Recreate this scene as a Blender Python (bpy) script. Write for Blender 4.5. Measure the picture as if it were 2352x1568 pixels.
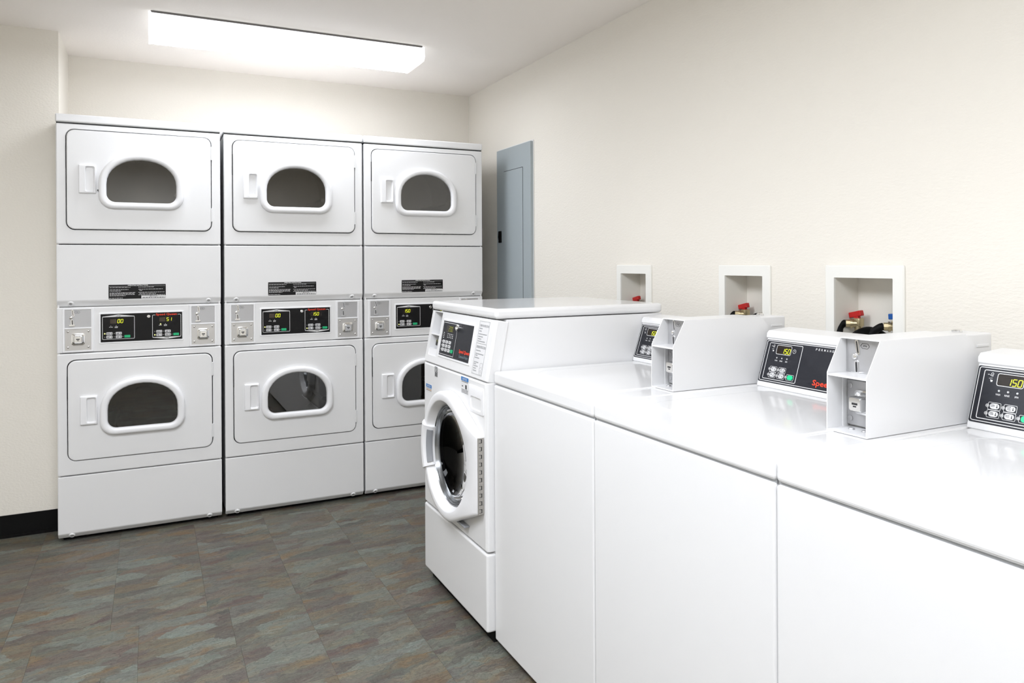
import bpy, bmesh, math, random
from mathutils import Matrix, Vector

# ------------------------------------------------------------------ scene
S = bpy.context.scene
for _o in list(bpy.data.objects):
    bpy.data.objects.remove(_o)
COL = S.collection
random.seed(4)

# camera (solved from the photograph; x right along the dryers, y into the back wall, z up)
CX, CY, CZ = 0.3913, -3.8926, 1.2684
YAW, PITCH, ROLL = 0.4574, -0.0015, -0.0053
FPX, PPY = 1680.713, 604.88
_f = Vector((math.sin(YAW) * math.cos(PITCH), math.cos(YAW) * math.cos(PITCH), math.sin(PITCH)))
_r = Vector((math.cos(YAW), -math.sin(YAW), 0))
_u = _r.cross(_f)
_r2 = math.cos(ROLL) * _r + math.sin(ROLL) * _u
_u2 = -math.sin(ROLL) * _r + math.cos(ROLL) * _u
cam = bpy.data.cameras.new('camera')
camo = bpy.data.objects.new('camera', cam)
COL.objects.link(camo)
camo.matrix_world = Matrix(((_r2.x, _u2.x, -_f.x, CX), (_r2.y, _u2.y, -_f.y, CY), (_r2.z, _u2.z, -_f.z, CZ), (0, 0, 0, 1)))
cam.sensor_width = 36
cam.sensor_fit = 'HORIZONTAL'
cam.lens = FPX * 36 / 2352
cam.shift_y = -(784 - PPY) / 2352
cam.clip_start = 0.02
S.camera = camo

# world: closed room, a trace of neutral ambient
W = bpy.data.worlds.new('world')
S.world = W
W.use_nodes = True
W.node_tree.nodes['Background'].inputs[0].default_value = (1, 1, 1, 1)
W.node_tree.nodes['Background'].inputs[1].default_value = 0.0

FILL_STRENGTH = 5.3          # emission of the added, unseen wide lamps
LAMP_NEAR = 3.6              # emission of the narrow one over the dryers
LAMP_COLOR = (0.945, 0.985, 1.055)
S.view_settings.view_transform = 'Standard'
S.view_settings.look = 'None'
S.view_settings.gamma = 1
S.view_settings.use_curve_mapping = False
S.view_settings.exposure = 2.08
S.cycles.max_bounces = 7
S.cycles.diffuse_bounces = 5
S.cycles.glossy_bounces = 3
S.cycles.use_adaptive_sampling = True
S.cycles.adaptive_threshold = 0.03
S.cycles.adaptive_min_samples = 8
S.cycles.use_light_tree = False
S.cycles.transparent_max_bounces = 12
S.cycles.sample_clamp_indirect = 6
S.cycles.caustics_reflective = False
S.cycles.caustics_refractive = False
try:
    S.cycles.use_denoising = True
except Exception:
    pass

# room numbers
XR, YB, ZC = 2.311, 0.652, 2.385
XL, YL = -0.004, 0.204
XFAR, YREAR = -1.75, -5.2


# ------------------------------------------------------------------ materials
def lin(c):
    return tuple(((x / 255) / 12.92 if x / 255 <= 0.04045 else ((x / 255 + 0.055) / 1.055) ** 2.4) for x in c) + (1.0,)


MATS = {}


def mat(name, color, rough=0.5, metal=0.0, spec=0.5, emit=None, strength=0.0, bump=None, coat=0.0):
    m = bpy.data.materials.new(name)
    m.use_nodes = True
    nt = m.node_tree
    b = nt.nodes['Principled BSDF']
    b.inputs['Base Color'].default_value = color if len(color) == 4 else tuple(color) + (1,)
    b.inputs['Roughness'].default_value = rough
    b.inputs['Metallic'].default_value = metal
    b.inputs['Specular IOR Level'].default_value = spec
    b.inputs['Coat Weight'].default_value = coat
    b.inputs['Coat Roughness'].default_value = 0.08
    if emit:
        b.inputs['Emission Color'].default_value = tuple(emit[:3]) + (1,)
        b.inputs['Emission Strength'].default_value = strength
    if bump:
        scale, dist, stren = bump
        tc = nt.nodes.new('ShaderNodeTexCoord')
        mp = nt.nodes.new('ShaderNodeMapping')
        mp.inputs['Scale'].default_value = scale if isinstance(scale, tuple) else (scale,) * 3
        nz = nt.nodes.new('ShaderNodeTexNoise')
        nz.inputs['Scale'].default_value = 1.0
        nz.inputs['Detail'].default_value = 4
        bp = nt.nodes.new('ShaderNodeBump')
        bp.inputs['Distance'].default_value = dist
        bp.inputs['Strength'].default_value = stren
        nt.links.new(tc.outputs['Object'], mp.inputs['Vector'])
        nt.links.new(mp.outputs[0], nz.inputs['Vector'])
        nt.links.new(nz.outputs['Fac'], bp.inputs['Height'])
        nt.links.new(bp.outputs[0], b.inputs['Normal'])
    if emit and strength < 1:
        m.cycles.emission_sampling = 'NONE'
    MATS[name] = m
    return m


mat('enamel', (0.785, 0.785, 0.79), 0.28, spec=0.5)
mat('enamel_deck', (0.785, 0.785, 0.79), 0.10, spec=0.5)
mat('plastic_white', (0.83, 0.83, 0.845), 0.35)
mat('print_label', (0.74, 0.74, 0.75), 0.5)
mat('wall_paint', (0.85, 0.815, 0.745), 0.75, spec=0.25, bump=((95, 60, 150), 0.003, 0.45))
mat('ceiling_paint', (0.94, 0.895, 0.845), 0.85, spec=0.2, bump=(80, 0.002, 0.3))
mat('black_rubber', (0.004, 0.004, 0.004), 0.6, spec=0.15)
mat('toe_black', (0.012, 0.012, 0.012), 0.8, spec=0.1)
mat('panel_black', (0.006, 0.0055, 0.006), 0.35, spec=0.25)
mat('panel_slate', (0.017, 0.018, 0.024), 0.4, spec=0.3)
mat('display_dark', (0.02, 0.014, 0.01), 0.25, spec=0.3)
mat('display_unlit', (0.06, 0.045, 0.032), 0.3, spec=0.3)
mat('digit_yellow', (0.3, 0.32, 0.01), 0.4, emit=(0.72, 0.78, 0.02), strength=0.24)
mat('digit_dim', (0.15, 0.16, 0.02), 0.4, emit=(0.30, 0.33, 0.03), strength=0.10)
mat('led_on', (0.7, 0.75, 0.2), 0.4, emit=(0.9, 0.95, 0.35), strength=0.22)
mat('led_off', (0.5, 0.5, 0.5), 0.4)
mat('ink_white', (0.72, 0.72, 0.72), 0.5)
mat('ink_grey', (0.35, 0.36, 0.37), 0.5)
mat('ink_black', (0.02, 0.02, 0.022), 0.5)
mat('ink_red', lin((232, 62, 30)), 0.5)
mat('ink_blue', lin((40, 120, 190)), 0.5)
mat('ink_orange', lin((225, 165, 95)), 0.5)
mat('ink_teal', lin((120, 140, 148)), 0.5)
mat('button_white', (0.70, 0.70, 0.71), 0.4)
mat('button_green', lin((20, 175, 115)), 0.4)
mat('button_green_pale', lin((18, 205, 140)), 0.4)
mat('chrome', (0.82, 0.82, 0.82), 0.12, metal=1.0)
mat('steel', (0.62, 0.61, 0.60), 0.38, metal=1.0, bump=((20, 20, 500), 0.0006, 0.4))
mat('steel_plate', (0.50, 0.50, 0.51), 0.42, metal=0.65)
mat('hinge_steel', (0.50, 0.48, 0.45), 0.4, metal=0.85)
mat('brass', (0.50, 0.42, 0.26), 0.35, metal=0.9)
mat('valve_red', lin((190, 30, 28)), 0.4)
mat('valve_blue', lin((20, 90, 170)), 0.4)
mat('box_plastic', (0.88, 0.875, 0.835), 0.45)
mat('box_recess_shaded', (0.80, 0.775, 0.71), 0.5)  # same plastic as the frame, with the recess shade tinted in
mat('panel_grey', lin((166, 175, 179)), 0.5, spec=0.3)
mat('drum_steel_lit', (0.42, 0.41, 0.40), 0.45, metal=0.35)  # upper drums: lamplight put into a lighter steel colour
mat('drum_steel_shaded', (0.035, 0.035, 0.037), 0.4, metal=0.2)  # lower and washer drums: unlit interior painted as near-black steel
mat('gasket_grey', (0.30, 0.31, 0.33), 0.35)
mat('trim_metal', (0.30, 0.31, 0.32), 0.22, metal=0.9)
mat('lamp_gap_shade', (0.16, 0.155, 0.15), 0.5)  # housing coloured dark to draw the shadow gap below the ceiling
mat('lamp_metal', (0.82, 0.82, 0.80), 0.4)


def glass_mat(name, tint, refl):
    m = bpy.data.materials.new(name)
    m.use_nodes = True
    nt = m.node_tree
    nt.nodes.clear()
    out = nt.nodes.new('ShaderNodeOutputMaterial')
    tr = nt.nodes.new('ShaderNodeBsdfTransparent')
    tr.inputs[0].default_value = (*tint, 1)
    gl = nt.nodes.new('ShaderNodeBsdfGlossy')
    gl.inputs['Roughness'].default_value = 0.015
    lw = nt.nodes.new('ShaderNodeFresnel')
    lw.inputs['IOR'].default_value = refl
    mx = nt.nodes.new('ShaderNodeMixShader')
    nt.links.new(lw.outputs[0], mx.inputs[0])
    nt.links.new(tr.outputs[0], mx.inputs[1])
    nt.links.new(gl.outputs[0], mx.inputs[2])
    nt.links.new(mx.outputs[0], out.inputs[0])
    MATS[name] = m


glass_mat('window_glass', (0.65, 0.63, 0.60), 2.3)
glass_mat('porthole_glass', (0.04, 0.04, 0.045), 1.2)


def slate_mat():
    m = bpy.data.materials.new('slate_tile')
    m.use_nodes = True
    nt = m.node_tree
    N, L = nt.nodes, nt.links
    b = N['Principled BSDF']
    tc = N.new('ShaderNodeTexCoord')
    oi = N.new('ShaderNodeObjectInfo')
    off = N.new('ShaderNodeVectorMath'); off.operation = 'SCALE'
    cmb = N.new('ShaderNodeCombineXYZ')
    mul = N.new('ShaderNodeMath'); mul.operation = 'MULTIPLY'; mul.inputs[1].default_value = 37.0
    mul2 = N.new('ShaderNodeMath'); mul2.operation = 'MULTIPLY'; mul2.inputs[1].default_value = 91.0
    L.new(oi.outputs['Random'], mul.inputs[0]); L.new(oi.outputs['Random'], mul2.inputs[0])
    L.new(mul.outputs[0], cmb.inputs[0]); L.new(mul2.outputs[0], cmb.inputs[1])
    add = N.new('ShaderNodeVectorMath'); add.operation = 'ADD'
    L.new(tc.outputs['Object'], add.inputs[0]); L.new(cmb.outputs[0], add.inputs[1])
    rot = N.new('ShaderNodeMapping')
    rot.inputs['Rotation'].default_value = (0, 0, math.radians(-9))
    L.new(add.outputs[0], rot.inputs['Vector'])
    # warp
    wn = N.new('ShaderNodeTexNoise'); wn.inputs['Scale'].default_value = 11; wn.inputs['Detail'].default_value = 8
    wn.inputs['Roughness'].default_value = 0.7
    L.new(rot.outputs[0], wn.inputs['Vector'])
    ws = N.new('ShaderNodeVectorMath'); ws.operation = 'SUBTRACT'; ws.inputs[1].default_value = (0.5, 0.5, 0.5)
    L.new(wn.outputs['Color'], ws.inputs[0])
    wsc = N.new('ShaderNodeVectorMath'); wsc.operation = 'MULTIPLY'; wsc.inputs[1].default_value = (0.17, 0.075, 0)
    L.new(ws.outputs[0], wsc.inputs[0])
    wa = N.new('ShaderNodeVectorMath'); wa.operation = 'ADD'
    L.new(rot.outputs[0], wa.inputs[0]); L.new(wsc.outputs[0], wa.inputs[1])
    st = N.new('ShaderNodeMapping'); st.inputs['Scale'].default_value = (6.5, 17, 1)
    L.new(wa.outputs[0], st.inputs['Vector'])
    vo = N.new('ShaderNodeTexVoronoi'); vo.voronoi_dimensions = '2D'; vo.inputs['Scale'].default_value = 1.0
    L.new(st.outputs[0], vo.inputs['Vector'])
    sep = N.new('ShaderNodeSeparateColor')
    L.new(vo.outputs['Color'], sep.inputs[0])
    cr = N.new('ShaderNodeValToRGB')
    cols = [(0.0, (92, 100, 94)), (0.14, (124, 108, 100)), (0.28, (132, 142, 134)), (0.42, (106, 88, 86)), (0.55, (120, 124, 114)),
            (0.67, (126, 104, 78)), (0.79, (142, 153, 146)), (0.9, (96, 80, 78)), (1.0, (116, 118, 106))]
    e = cr.color_ramp.elements
    while len(e) < len(cols):
        e.new(0.5)
    for i, (p, c) in enumerate(cols):
        e[i].position = p; e[i].color = lin(c)
    L.new(sep.outputs[0], cr.inputs[0])
    # long soft streaks
    st2 = N.new('ShaderNodeMapping'); st2.inputs['Scale'].default_value = (6, 22, 1)
    L.new(wa.outputs[0], st2.inputs['Vector'])
    n2 = N.new('ShaderNodeTexNoise'); n2.inputs['Scale'].default_value = 1.0; n2.inputs['Detail'].default_value = 8
    n2.inputs['Roughness'].default_value = 0.62
    L.new(st2.outputs[0], n2.inputs['Vector'])
    cr2 = N.new('ShaderNodeValToRGB')
    e = cr2.color_ramp.elements
    for _ in range(3):
        e.new(0.5)
    for i, (p, c) in enumerate([(0.30, (70, 62, 60)), (0.42, (108, 94, 88)), (0.52, (116, 121, 112)), (0.62, (132, 116, 92)), (0.74, (158, 164, 154))]):
        e[i].position = p; e[i].color = lin(c)
    L.new(n2.outputs['Fac'], cr2.inputs[0])
    mx = N.new('ShaderNodeMixRGB'); mx.inputs[0].default_value = 0.42
    L.new(cr.outputs[0], mx.inputs[1]); L.new(cr2.outputs[0], mx.inputs[2])
    # ochre rust patches
    n3 = N.new('ShaderNodeTexNoise'); n3.inputs['Scale'].default_value = 1.0; n3.inputs['Detail'].default_value = 6
    st3 = N.new('ShaderNodeMapping'); st3.inputs['Scale'].default_value = (7, 17, 1); st3.inputs['Location'].default_value = (4, 9, 0)
    L.new(wa.outputs[0], st3.inputs['Vector']); L.new(st3.outputs[0], n3.inputs['Vector'])
    cr3 = N.new('ShaderNodeValToRGB')
    cr3.color_ramp.elements[0].position = 0.56; cr3.color_ramp.elements[1].position = 0.70
    cr3.color_ramp.elements[0].color = (0, 0, 0, 1); cr3.color_ramp.elements[1].color = (0.5, 0.5, 0.5, 1)
    L.new(n3.outputs['Fac'], cr3.inputs[0])
    mx3 = N.new('ShaderNodeMixRGB'); mx3.inputs[2].default_value = lin((142, 108, 66))
    L.new(cr3.outputs[0], mx3.inputs[0]); L.new(mx.outputs[0], mx3.inputs[1])
    # dark cracks at cell edges
    vd = N.new('ShaderNodeTexVoronoi'); vd.voronoi_dimensions = '2D'; vd.feature = 'DISTANCE_TO_EDGE'
    L.new(st.outputs[0], vd.inputs['Vector'])
    cr4 = N.new('ShaderNodeValToRGB')
    cr4.color_ramp.elements[0].position = 0.0; cr4.color_ramp.elements[1].position = 0.05
    cr4.color_ramp.elements[0].color = (0.48, 0.48, 0.48, 1); cr4.color_ramp.elements[1].color = (1, 1, 1, 1)
    L.new(vd.outputs['Distance'], cr4.inputs[0])
    mm = N.new('ShaderNodeMixRGB'); mm.blend_type = 'MULTIPLY'; mm.inputs[0].default_value = 1
    L.new(mx3.outputs[0], mm.inputs[1]); L.new(cr4.outputs[0], mm.inputs[2])
    # fine grain
    n5 = N.new('ShaderNodeTexNoise'); n5.inputs['Scale'].default_value = 1.0; n5.inputs['Detail'].default_value = 6; n5.inputs['Roughness'].default_value = 0.75
    st5 = N.new('ShaderNodeMapping'); st5.inputs['Scale'].default_value = (40, 140, 1)
    L.new(wa.outputs[0], st5.inputs['Vector']); L.new(st5.outputs[0], n5.inputs['Vector'])
    mr = N.new('ShaderNodeMapRange'); mr.inputs['From Min'].default_value = 0.25; mr.inputs['From Max'].default_value = 0.75
    mr.inputs['To Min'].default_value = 0.52; mr.inputs['To Max'].default_value = 1.46
    L.new(n5.outputs['Fac'], mr.inputs['Value'])
    mm2 = N.new('ShaderNodeMixRGB'); mm2.blend_type = 'MULTIPLY'; mm2.inputs[0].default_value = 1
    L.new(mm.outputs[0], mm2.inputs[1]); L.new(mr.outputs[0], mm2.inputs[2])
    fin = N.new('ShaderNodeMixRGB'); fin.blend_type = 'MULTIPLY'; fin.inputs[0].default_value = 1
    fin.inputs[2].default_value = (0.64, 0.64, 0.62, 1)
    L.new(mm2.outputs[0], fin.inputs[1])
    L.new(fin.outputs[0], b.inputs['Base Color'])
    b.inputs['Roughness'].default_value = 0.5
    b.inputs['Specular IOR Level'].default_value = 0.3
    bp = N.new('ShaderNodeBump'); bp.inputs['Distance'].default_value = 0.0015; bp.inputs['Strength'].default_value = 0.5
    L.new(n2.outputs['Fac'], bp.inputs['Height']); L.new(bp.outputs[0], b.inputs['Normal'])
    MATS['slate_tile'] = m


slate_mat()
mat('grout', lin((62, 59, 53)), 0.8)

# ------------------------------------------------------------------ geometry helpers
I4 = Matrix.Identity(4)


def frame(o, a, b):
    a = Vector(a).normalized(); b = Vector(b).normalized(); c = a.cross(b)
    return Matrix(((a.x, b.x, c.x, o[0]), (a.y, b.y, c.y, o[1]), (a.z, b.z, c.z, o[2]), (0, 0, 0, 1)))


def front(v=0.0):                      # a = right, b = up, c = out of the machine front
    return frame((0, v, 0), (1, 0, 0), (0, 0, 1))


SIDE = frame((0, 0, 0), (0, 1, 0), (0, 0, 1))   # a = depth, b = up, c = right


def merge(bm, t, M):
    bmesh.ops.recalc_face_normals(t, faces=t.faces)
    vm = {v: bm.verts.new(M @ v.co) for v in t.verts}
    for f in t.faces:
        try:
            bm.faces.new([vm[v] for v in f.verts])
        except ValueError:
            pass
    t.free()


def box(bm, M, a0, a1, b0, b1, c0, c1, bev=0.0, seg=3):
    t = bmesh.new()
    bmesh.ops.create_cube(t, size=1)
    for v in t.verts:
        v.co = Vector(((a0 + a1) / 2 + v.co.x * (a1 - a0), (b0 + b1) / 2 + v.co.y * (b1 - b0), (c0 + c1) / 2 + v.co.z * (c1 - c0)))
    if bev:
        bmesh.ops.bevel(t, geom=t.edges[:], offset=bev, segments=seg, profile=0.5, affect='EDGES')
    merge(bm, t, M)


def prism(bm, M, poly, c0, c1, bev=0.0, seg=3):
    t = bmesh.new()
    lo = [t.verts.new((p[0], p[1], c0)) for p in poly]
    hi = [t.verts.new((p[0], p[1], c1)) for p in poly]
    n = len(poly)
    t.faces.new(lo); t.faces.new(hi)
    for i in range(n):
        t.faces.new((lo[i], lo[(i + 1) % n], hi[(i + 1) % n], hi[i]))
    bmesh.ops.recalc_face_normals(t, faces=t.faces)
    if bev:
        bmesh.ops.bevel(t, geom=t.edges[:], offset=bev, segments=seg, profile=0.5, affect='EDGES', clamp_overlap=True)
    merge(bm, t, M)


def loft(bm, M, loops, cap0=False, cap1=False):
    t = bmesh.new()
    rows = [[t.verts.new(p) for p in lp] for lp in loops]
    n = len(rows[0])
    for r0, r1 in zip(rows, rows[1:]):
        for i in range(n):
            j = (i + 1) % n
            try:
                t.faces.new((r0[i], r0[j], r1[j], r1[i]))
            except ValueError:
                pass
    if cap0:
        t.faces.new(rows[0])
    if cap1:
        t.faces.new(rows[-1])
    merge(bm, t, M)


def rr(a0, a1, b0, b1, r, n=6, c=0.0):
    pts = []
    for (cx, cy, s) in ((a0 + r, b0 + r, 180), (a1 - r, b0 + r, 270), (a1 - r, b1 - r, 0), (a0 + r, b1 - r, 90)):
        for k in range(n + 1):
            t = math.radians(s + 90 * k / n)
            pts.append((cx + r * math.cos(t), cy + r * math.sin(t), c))
    return pts


def arch(a0, a1, b0, b1, rb, ht, n=8, c=0.0, ea=None):
    """flat bottom with rounded corners, elliptical top of height ht"""
    w = (a1 - a0) / 2
    am = (a0 + a1) / 2
    pts = []
    for (cx, cy, rx, ry, s) in ((a0 + rb, b0 + rb, rb, rb, 180), (a1 - rb, b0 + rb, rb, rb, 270),
                                (am, b1 - ht, w, ht, 0), (am, b1 - ht, w, ht, 90)):
        for k in range(n + 1):
            t = math.radians(s + 90 * k / n)
            ct, st = math.cos(t), math.sin(t)
            if rx != ry:
                p = 2 / 2.1
                ct = math.copysign(abs(ct) ** p, ct); st = math.copysign(abs(st) ** p, st)
            pts.append((cx + rx * ct, cy + ry * st, c))
    return pts


def circ(a, b, r, n=6, c=0.0):
    return rr(a - r, a + r, b - r, b + r, r * 0.99999, n, c)


def disc(bm, M, a, b, r, c0, c1, n=20, dome=0.0):
    lo = [(a + r * math.cos(2 * math.pi * k / n), b + r * math.sin(2 * math.pi * k / n), c0) for k in range(n)]
    hi = [(a + r * math.cos(2 * math.pi * k / n), b + r * math.sin(2 * math.pi * k / n), c1) for k in range(n)]
    loops = [lo, hi]
    if dome:
        for q in (0.75, 0.4):
            loops.append([(a + r * q * math.cos(2 * math.pi * k / n), b + r * q * math.sin(2 * math.pi * k / n), c1 + dome * math.sqrt(1 - q * q)) for k in range(n)])
    loft(bm, M, loops, True, True)


def stroke(bm, M, pts, w, c, closed=True):
    """flat printed line"""
    n = len(pts)
    P = [Vector((p[0], p[1])) for p in pts]
    off = []
    for i in range(n):
        if closed:
            d0 = (P[i] - P[i - 1]); d1 = (P[(i + 1) % n] - P[i])
        else:
            d0 = P[i] - P[i - 1] if i else P[1] - P[0]
            d1 = P[i + 1] - P[i] if i < n - 1 else P[-1] - P[-2]
        d0 = d0.normalized(); d1 = d1.normalized()
        n0 = Vector((-d0.y, d0.x)); n1 = Vector((-d1.y, d1.x))
        m = (n0 + n1)
        if m.length < 1e-6:
            m = n0.copy()
        m.normalize()
        k = 1 / max(0.35, m.dot(n0))
        off.append(m * (w / 2 * k))
    A = [bm.verts.new(M @ Vector((P[i].x + off[i].x, P[i].y + off[i].y, c))) for i in range(n)]
    B = [bm.verts.new(M @ Vector((P[i].x - off[i].x, P[i].y - off[i].y, c))) for i in range(n)]
    for i in range(n if closed else n - 1):
        j = (i + 1) % n
        bm.faces.new((B[i], B[j], A[j], A[i]))


def flat(bm, M, pts, c):
    bm.faces.new([bm.verts.new(M @ Vector((p[0], p[1], c))) for p in pts])


def rect(bm, M, a0, a1, b0, b1, c):
    flat(bm, M, ((a0, b0), (a1, b0), (a1, b1), (a0, b1)), c)


def tube(bm, pts, r, n=12, cap=True):
    P = [Vector(p) for p in pts]
    # catmull-rom
    Q = []
    for i in range(len(P) - 1):
        p0 = P[max(i - 1, 0)]; p1 = P[i]; p2 = P[i + 1]; p3 = P[min(i + 2, len(P) - 1)]
        for k in range(6):
            t = k / 6
            Q.append(0.5 * ((2 * p1) + (p2 - p0) * t + (2 * p0 - 5 * p1 + 4 * p2 - p3) * t * t + (3 * p1 - p0 - 3 * p2 + p3) * t ** 3))
    Q.append(P[-1])
    loops = []
    ref = Vector((0.31, 0.22, 0.92))
    for i, q in enumerate(Q):
        d = (Q[min(i + 1, len(Q) - 1)] - Q[max(i - 1, 0)]).normalized()
        x = ref - d * ref.dot(d)
        if x.length < 1e-3:
            x = Vector((1, 0, 0)) - d * d.x
        x.normalize(); ref = x; y = d.cross(x)
        loops.append([tuple(q + r * (math.cos(2 * math.pi * k / n) * x + math.sin(2 * math.pi * k / n) * y)) for k in range(n)])
    loft(bm, I4, loops, cap, cap)


_TXT = {}


def text(bm, M, s, a0, a1, b0, b1, c, bold=0.0):
    key = (s, bold)
    if key not in _TXT:
        cu = bpy.data.curves.new('t', 'FONT')
        cu.body = s; cu.resolution_u = 2; cu.offset = bold
        o = bpy.data.objects.new('t', cu)
        COL.objects.link(o)
        dg = bpy.context.evaluated_depsgraph_get()
        me = o.evaluated_get(dg).to_mesh()
        _TXT[key] = ([tuple(v.co) for v in me.vertices], [tuple(p.vertices) for p in me.polygons])
        bpy.data.objects.remove(o); bpy.data.curves.remove(cu)
    vs, fs = _TXT[key]
    x0 = min(v[0] for v in vs); x1 = max(v[0] for v in vs); y0 = min(v[1] for v in vs); y1 = max(v[1] for v in vs)
    nv = [bm.verts.new(M @ Vector((a0 + (v[0] - x0) / (x1 - x0) * (a1 - a0), b0 + (v[1] - y0) / (y1 - y0) * (b1 - b0), c))) for v in vs]
    for f in fs:
        try:
            bm.faces.new([nv[i] for i in f])
        except ValueError:
            pass


SEG = {'0': 'abcdef', '1': 'bc', '2': 'abged', '5': 'afgcd', '3': 'abgcd'}


def digits(bm, M, s, ar, b0, h, c, pitch=None):
    w = h * 0.52
    pitch = pitch or h * 0.80
    t = h * 0.13
    for i, ch in enumerate(reversed(s)):
        x0 = ar - w - i * pitch
        if ch not in SEG:
            continue
        def q(x, y):
            return (x0 + x * w + y * h * 0.12, b0 + y * h)
        segs = {'a': ((0, 1), (1, 1)), 'b': ((1, .5), (1, 1)), 'c': ((1, 0), (1, .5)), 'd': ((0, 0), (1, 0)),
                'e': ((0, 0), (0, .5)), 'f': ((0, .5), (0, 1)), 'g': ((0, .5), (1, .5))}
        for k in SEG[ch]:
            (xa, ya), (xb, yb) = segs[k]
            pa = Vector(q(xa, ya)); pb = Vector(q(xb, yb)); d = (pb - pa).normalized()
            pa += d * t * 0.15; pb -= d * t * 0.15
            stroke(bm, M, [pa, pb], t, c, closed=False)


def words(bm, M, a0, a1, b, h, c, rng, gap=0.0022):
    """a line of unreadably small print: a run of word-length dashes"""
    a = a0
    while a < a1 - 0.003:
        w = min(rng.uniform(0.004, 0.012), a1 - a)
        rect(bm, M, a, a + w, b, b + h, c)
        a += w + gap


# ------------------------------------------------------------------ object helpers
CACHE = {}
STUFF = {'indicator_lights', 'lit_indicators', 'panel_print', 'panel_small_print', 'label_print', 'button_print', 'button_marks', 'sticker_print', 'hinge_gaps'}


def obj(name, fn, material, parent=None, key=None, smooth=None):
    if key and key in CACHE:
        me = CACHE[key]
    else:
        bm = bmesh.new()
        fn(bm)
        me = bpy.data.meshes.new(name)
        bm.to_mesh(me); bm.free()
        me.materials.append(MATS[material])
        if smooth:
            for p in me.polygons:
                p.use_smooth = True
            me.set_sharp_from_angle(angle=math.radians(smooth))
        if key:
            CACHE[key] = me
    o = bpy.data.objects.new(name, me)
    if name in STUFF:
        o['kind'] = 'stuff'
    COL.objects.link(o)
    if parent:
        o.parent = parent
    return o


def thing(name, label, cat, loc=(0, 0, 0), rz=0.0, group=None):
    o = bpy.data.objects.new(name, None)
    o.empty_display_size = 0.1
    COL.objects.link(o)
    o.location = loc; o.rotation_euler = (0, 0, rz)
    o['label'] = label; o['category'] = cat
    if group:
        o['group'] = group
    return o


def struct(o, label, cat):
    o['kind'] = 'structure'; o['label'] = label; o['category'] = cat
    return o


def lab(o, s):
    o['label'] = s
    return o


# ------------------------------------------------------------------ room shell
T = 0.13
boxes = [(-1.093, -1.349), (-1.766, -2.021), (-2.252, -2.522)]          # outlet box frames on the right wall (y from, to)
NICHE_Z0, NICHE_Z1 = 0.985, 1.254


def f_right(bm):
    zs0, zs1 = NICHE_Z0 + 0.03, NICHE_Z1 - 0.03
    box(bm, I4, XR, XR + T, YREAR, YB + T, 0, zs0, 0)
    box(bm, I4, XR, XR + T, YREAR, YB + T, zs1, ZC, 0)
    edges = [YB + T]
    for y0, y1 in boxes:
        edges += [y0 - 0.03, y1 + 0.03]
    edges.append(YREAR)
    for i in range(0, len(edges), 2):
        box(bm, I4, XR, XR + T, edges[i + 1], edges[i], zs0, zs1, 0)


struct(obj('wall_right', f_right, 'wall_paint'), 'off-white textured wall behind the washers', 'wall')
struct(obj('wall_back', lambda bm: box(bm, I4, XL, XR, YB, YB + T, 0, ZC), 'wall_paint'), 'off-white wall behind the stacked dryers', 'wall')
struct(obj('wall_left', lambda bm: box(bm, I4, XFAR, XL, YL, YB + T, 0, ZC), 'wall_paint'), 'beige wall return left of the dryers', 'wall')
struct(obj('wall_side', lambda bm: box(bm, I4, XFAR - T, XFAR, YREAR - T, YB + T, 0, ZC), 'wall_paint'), 'beige side wall left of the camera', 'wall')
struct(obj('wall_front', lambda bm: box(bm, I4, XFAR, XR + T, YREAR - T, YREAR, 0, ZC), 'wall_paint'), 'beige wall behind the camera', 'wall')
struct(obj('ceiling', lambda bm: box(bm, I4, XFAR - T, XR + T, YREAR - T, YB + T, ZC, ZC + 0.1), 'ceiling_paint'), 'pale beige painted ceiling', 'ceiling')
struct(obj('baseboard_left', lambda bm: (box(bm, I4, XFAR, XL, YL - 0.006, YL, 0.0, 0.104, 0.001, 1),
                                         box(bm, I4, XFAR, XL, YL - 0.012, YL - 0.006, 0.0, 0.012, 0.001, 1)), 'black_rubber'), 'black rubber baseboard left of the dryers', 'baseboard')

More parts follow.
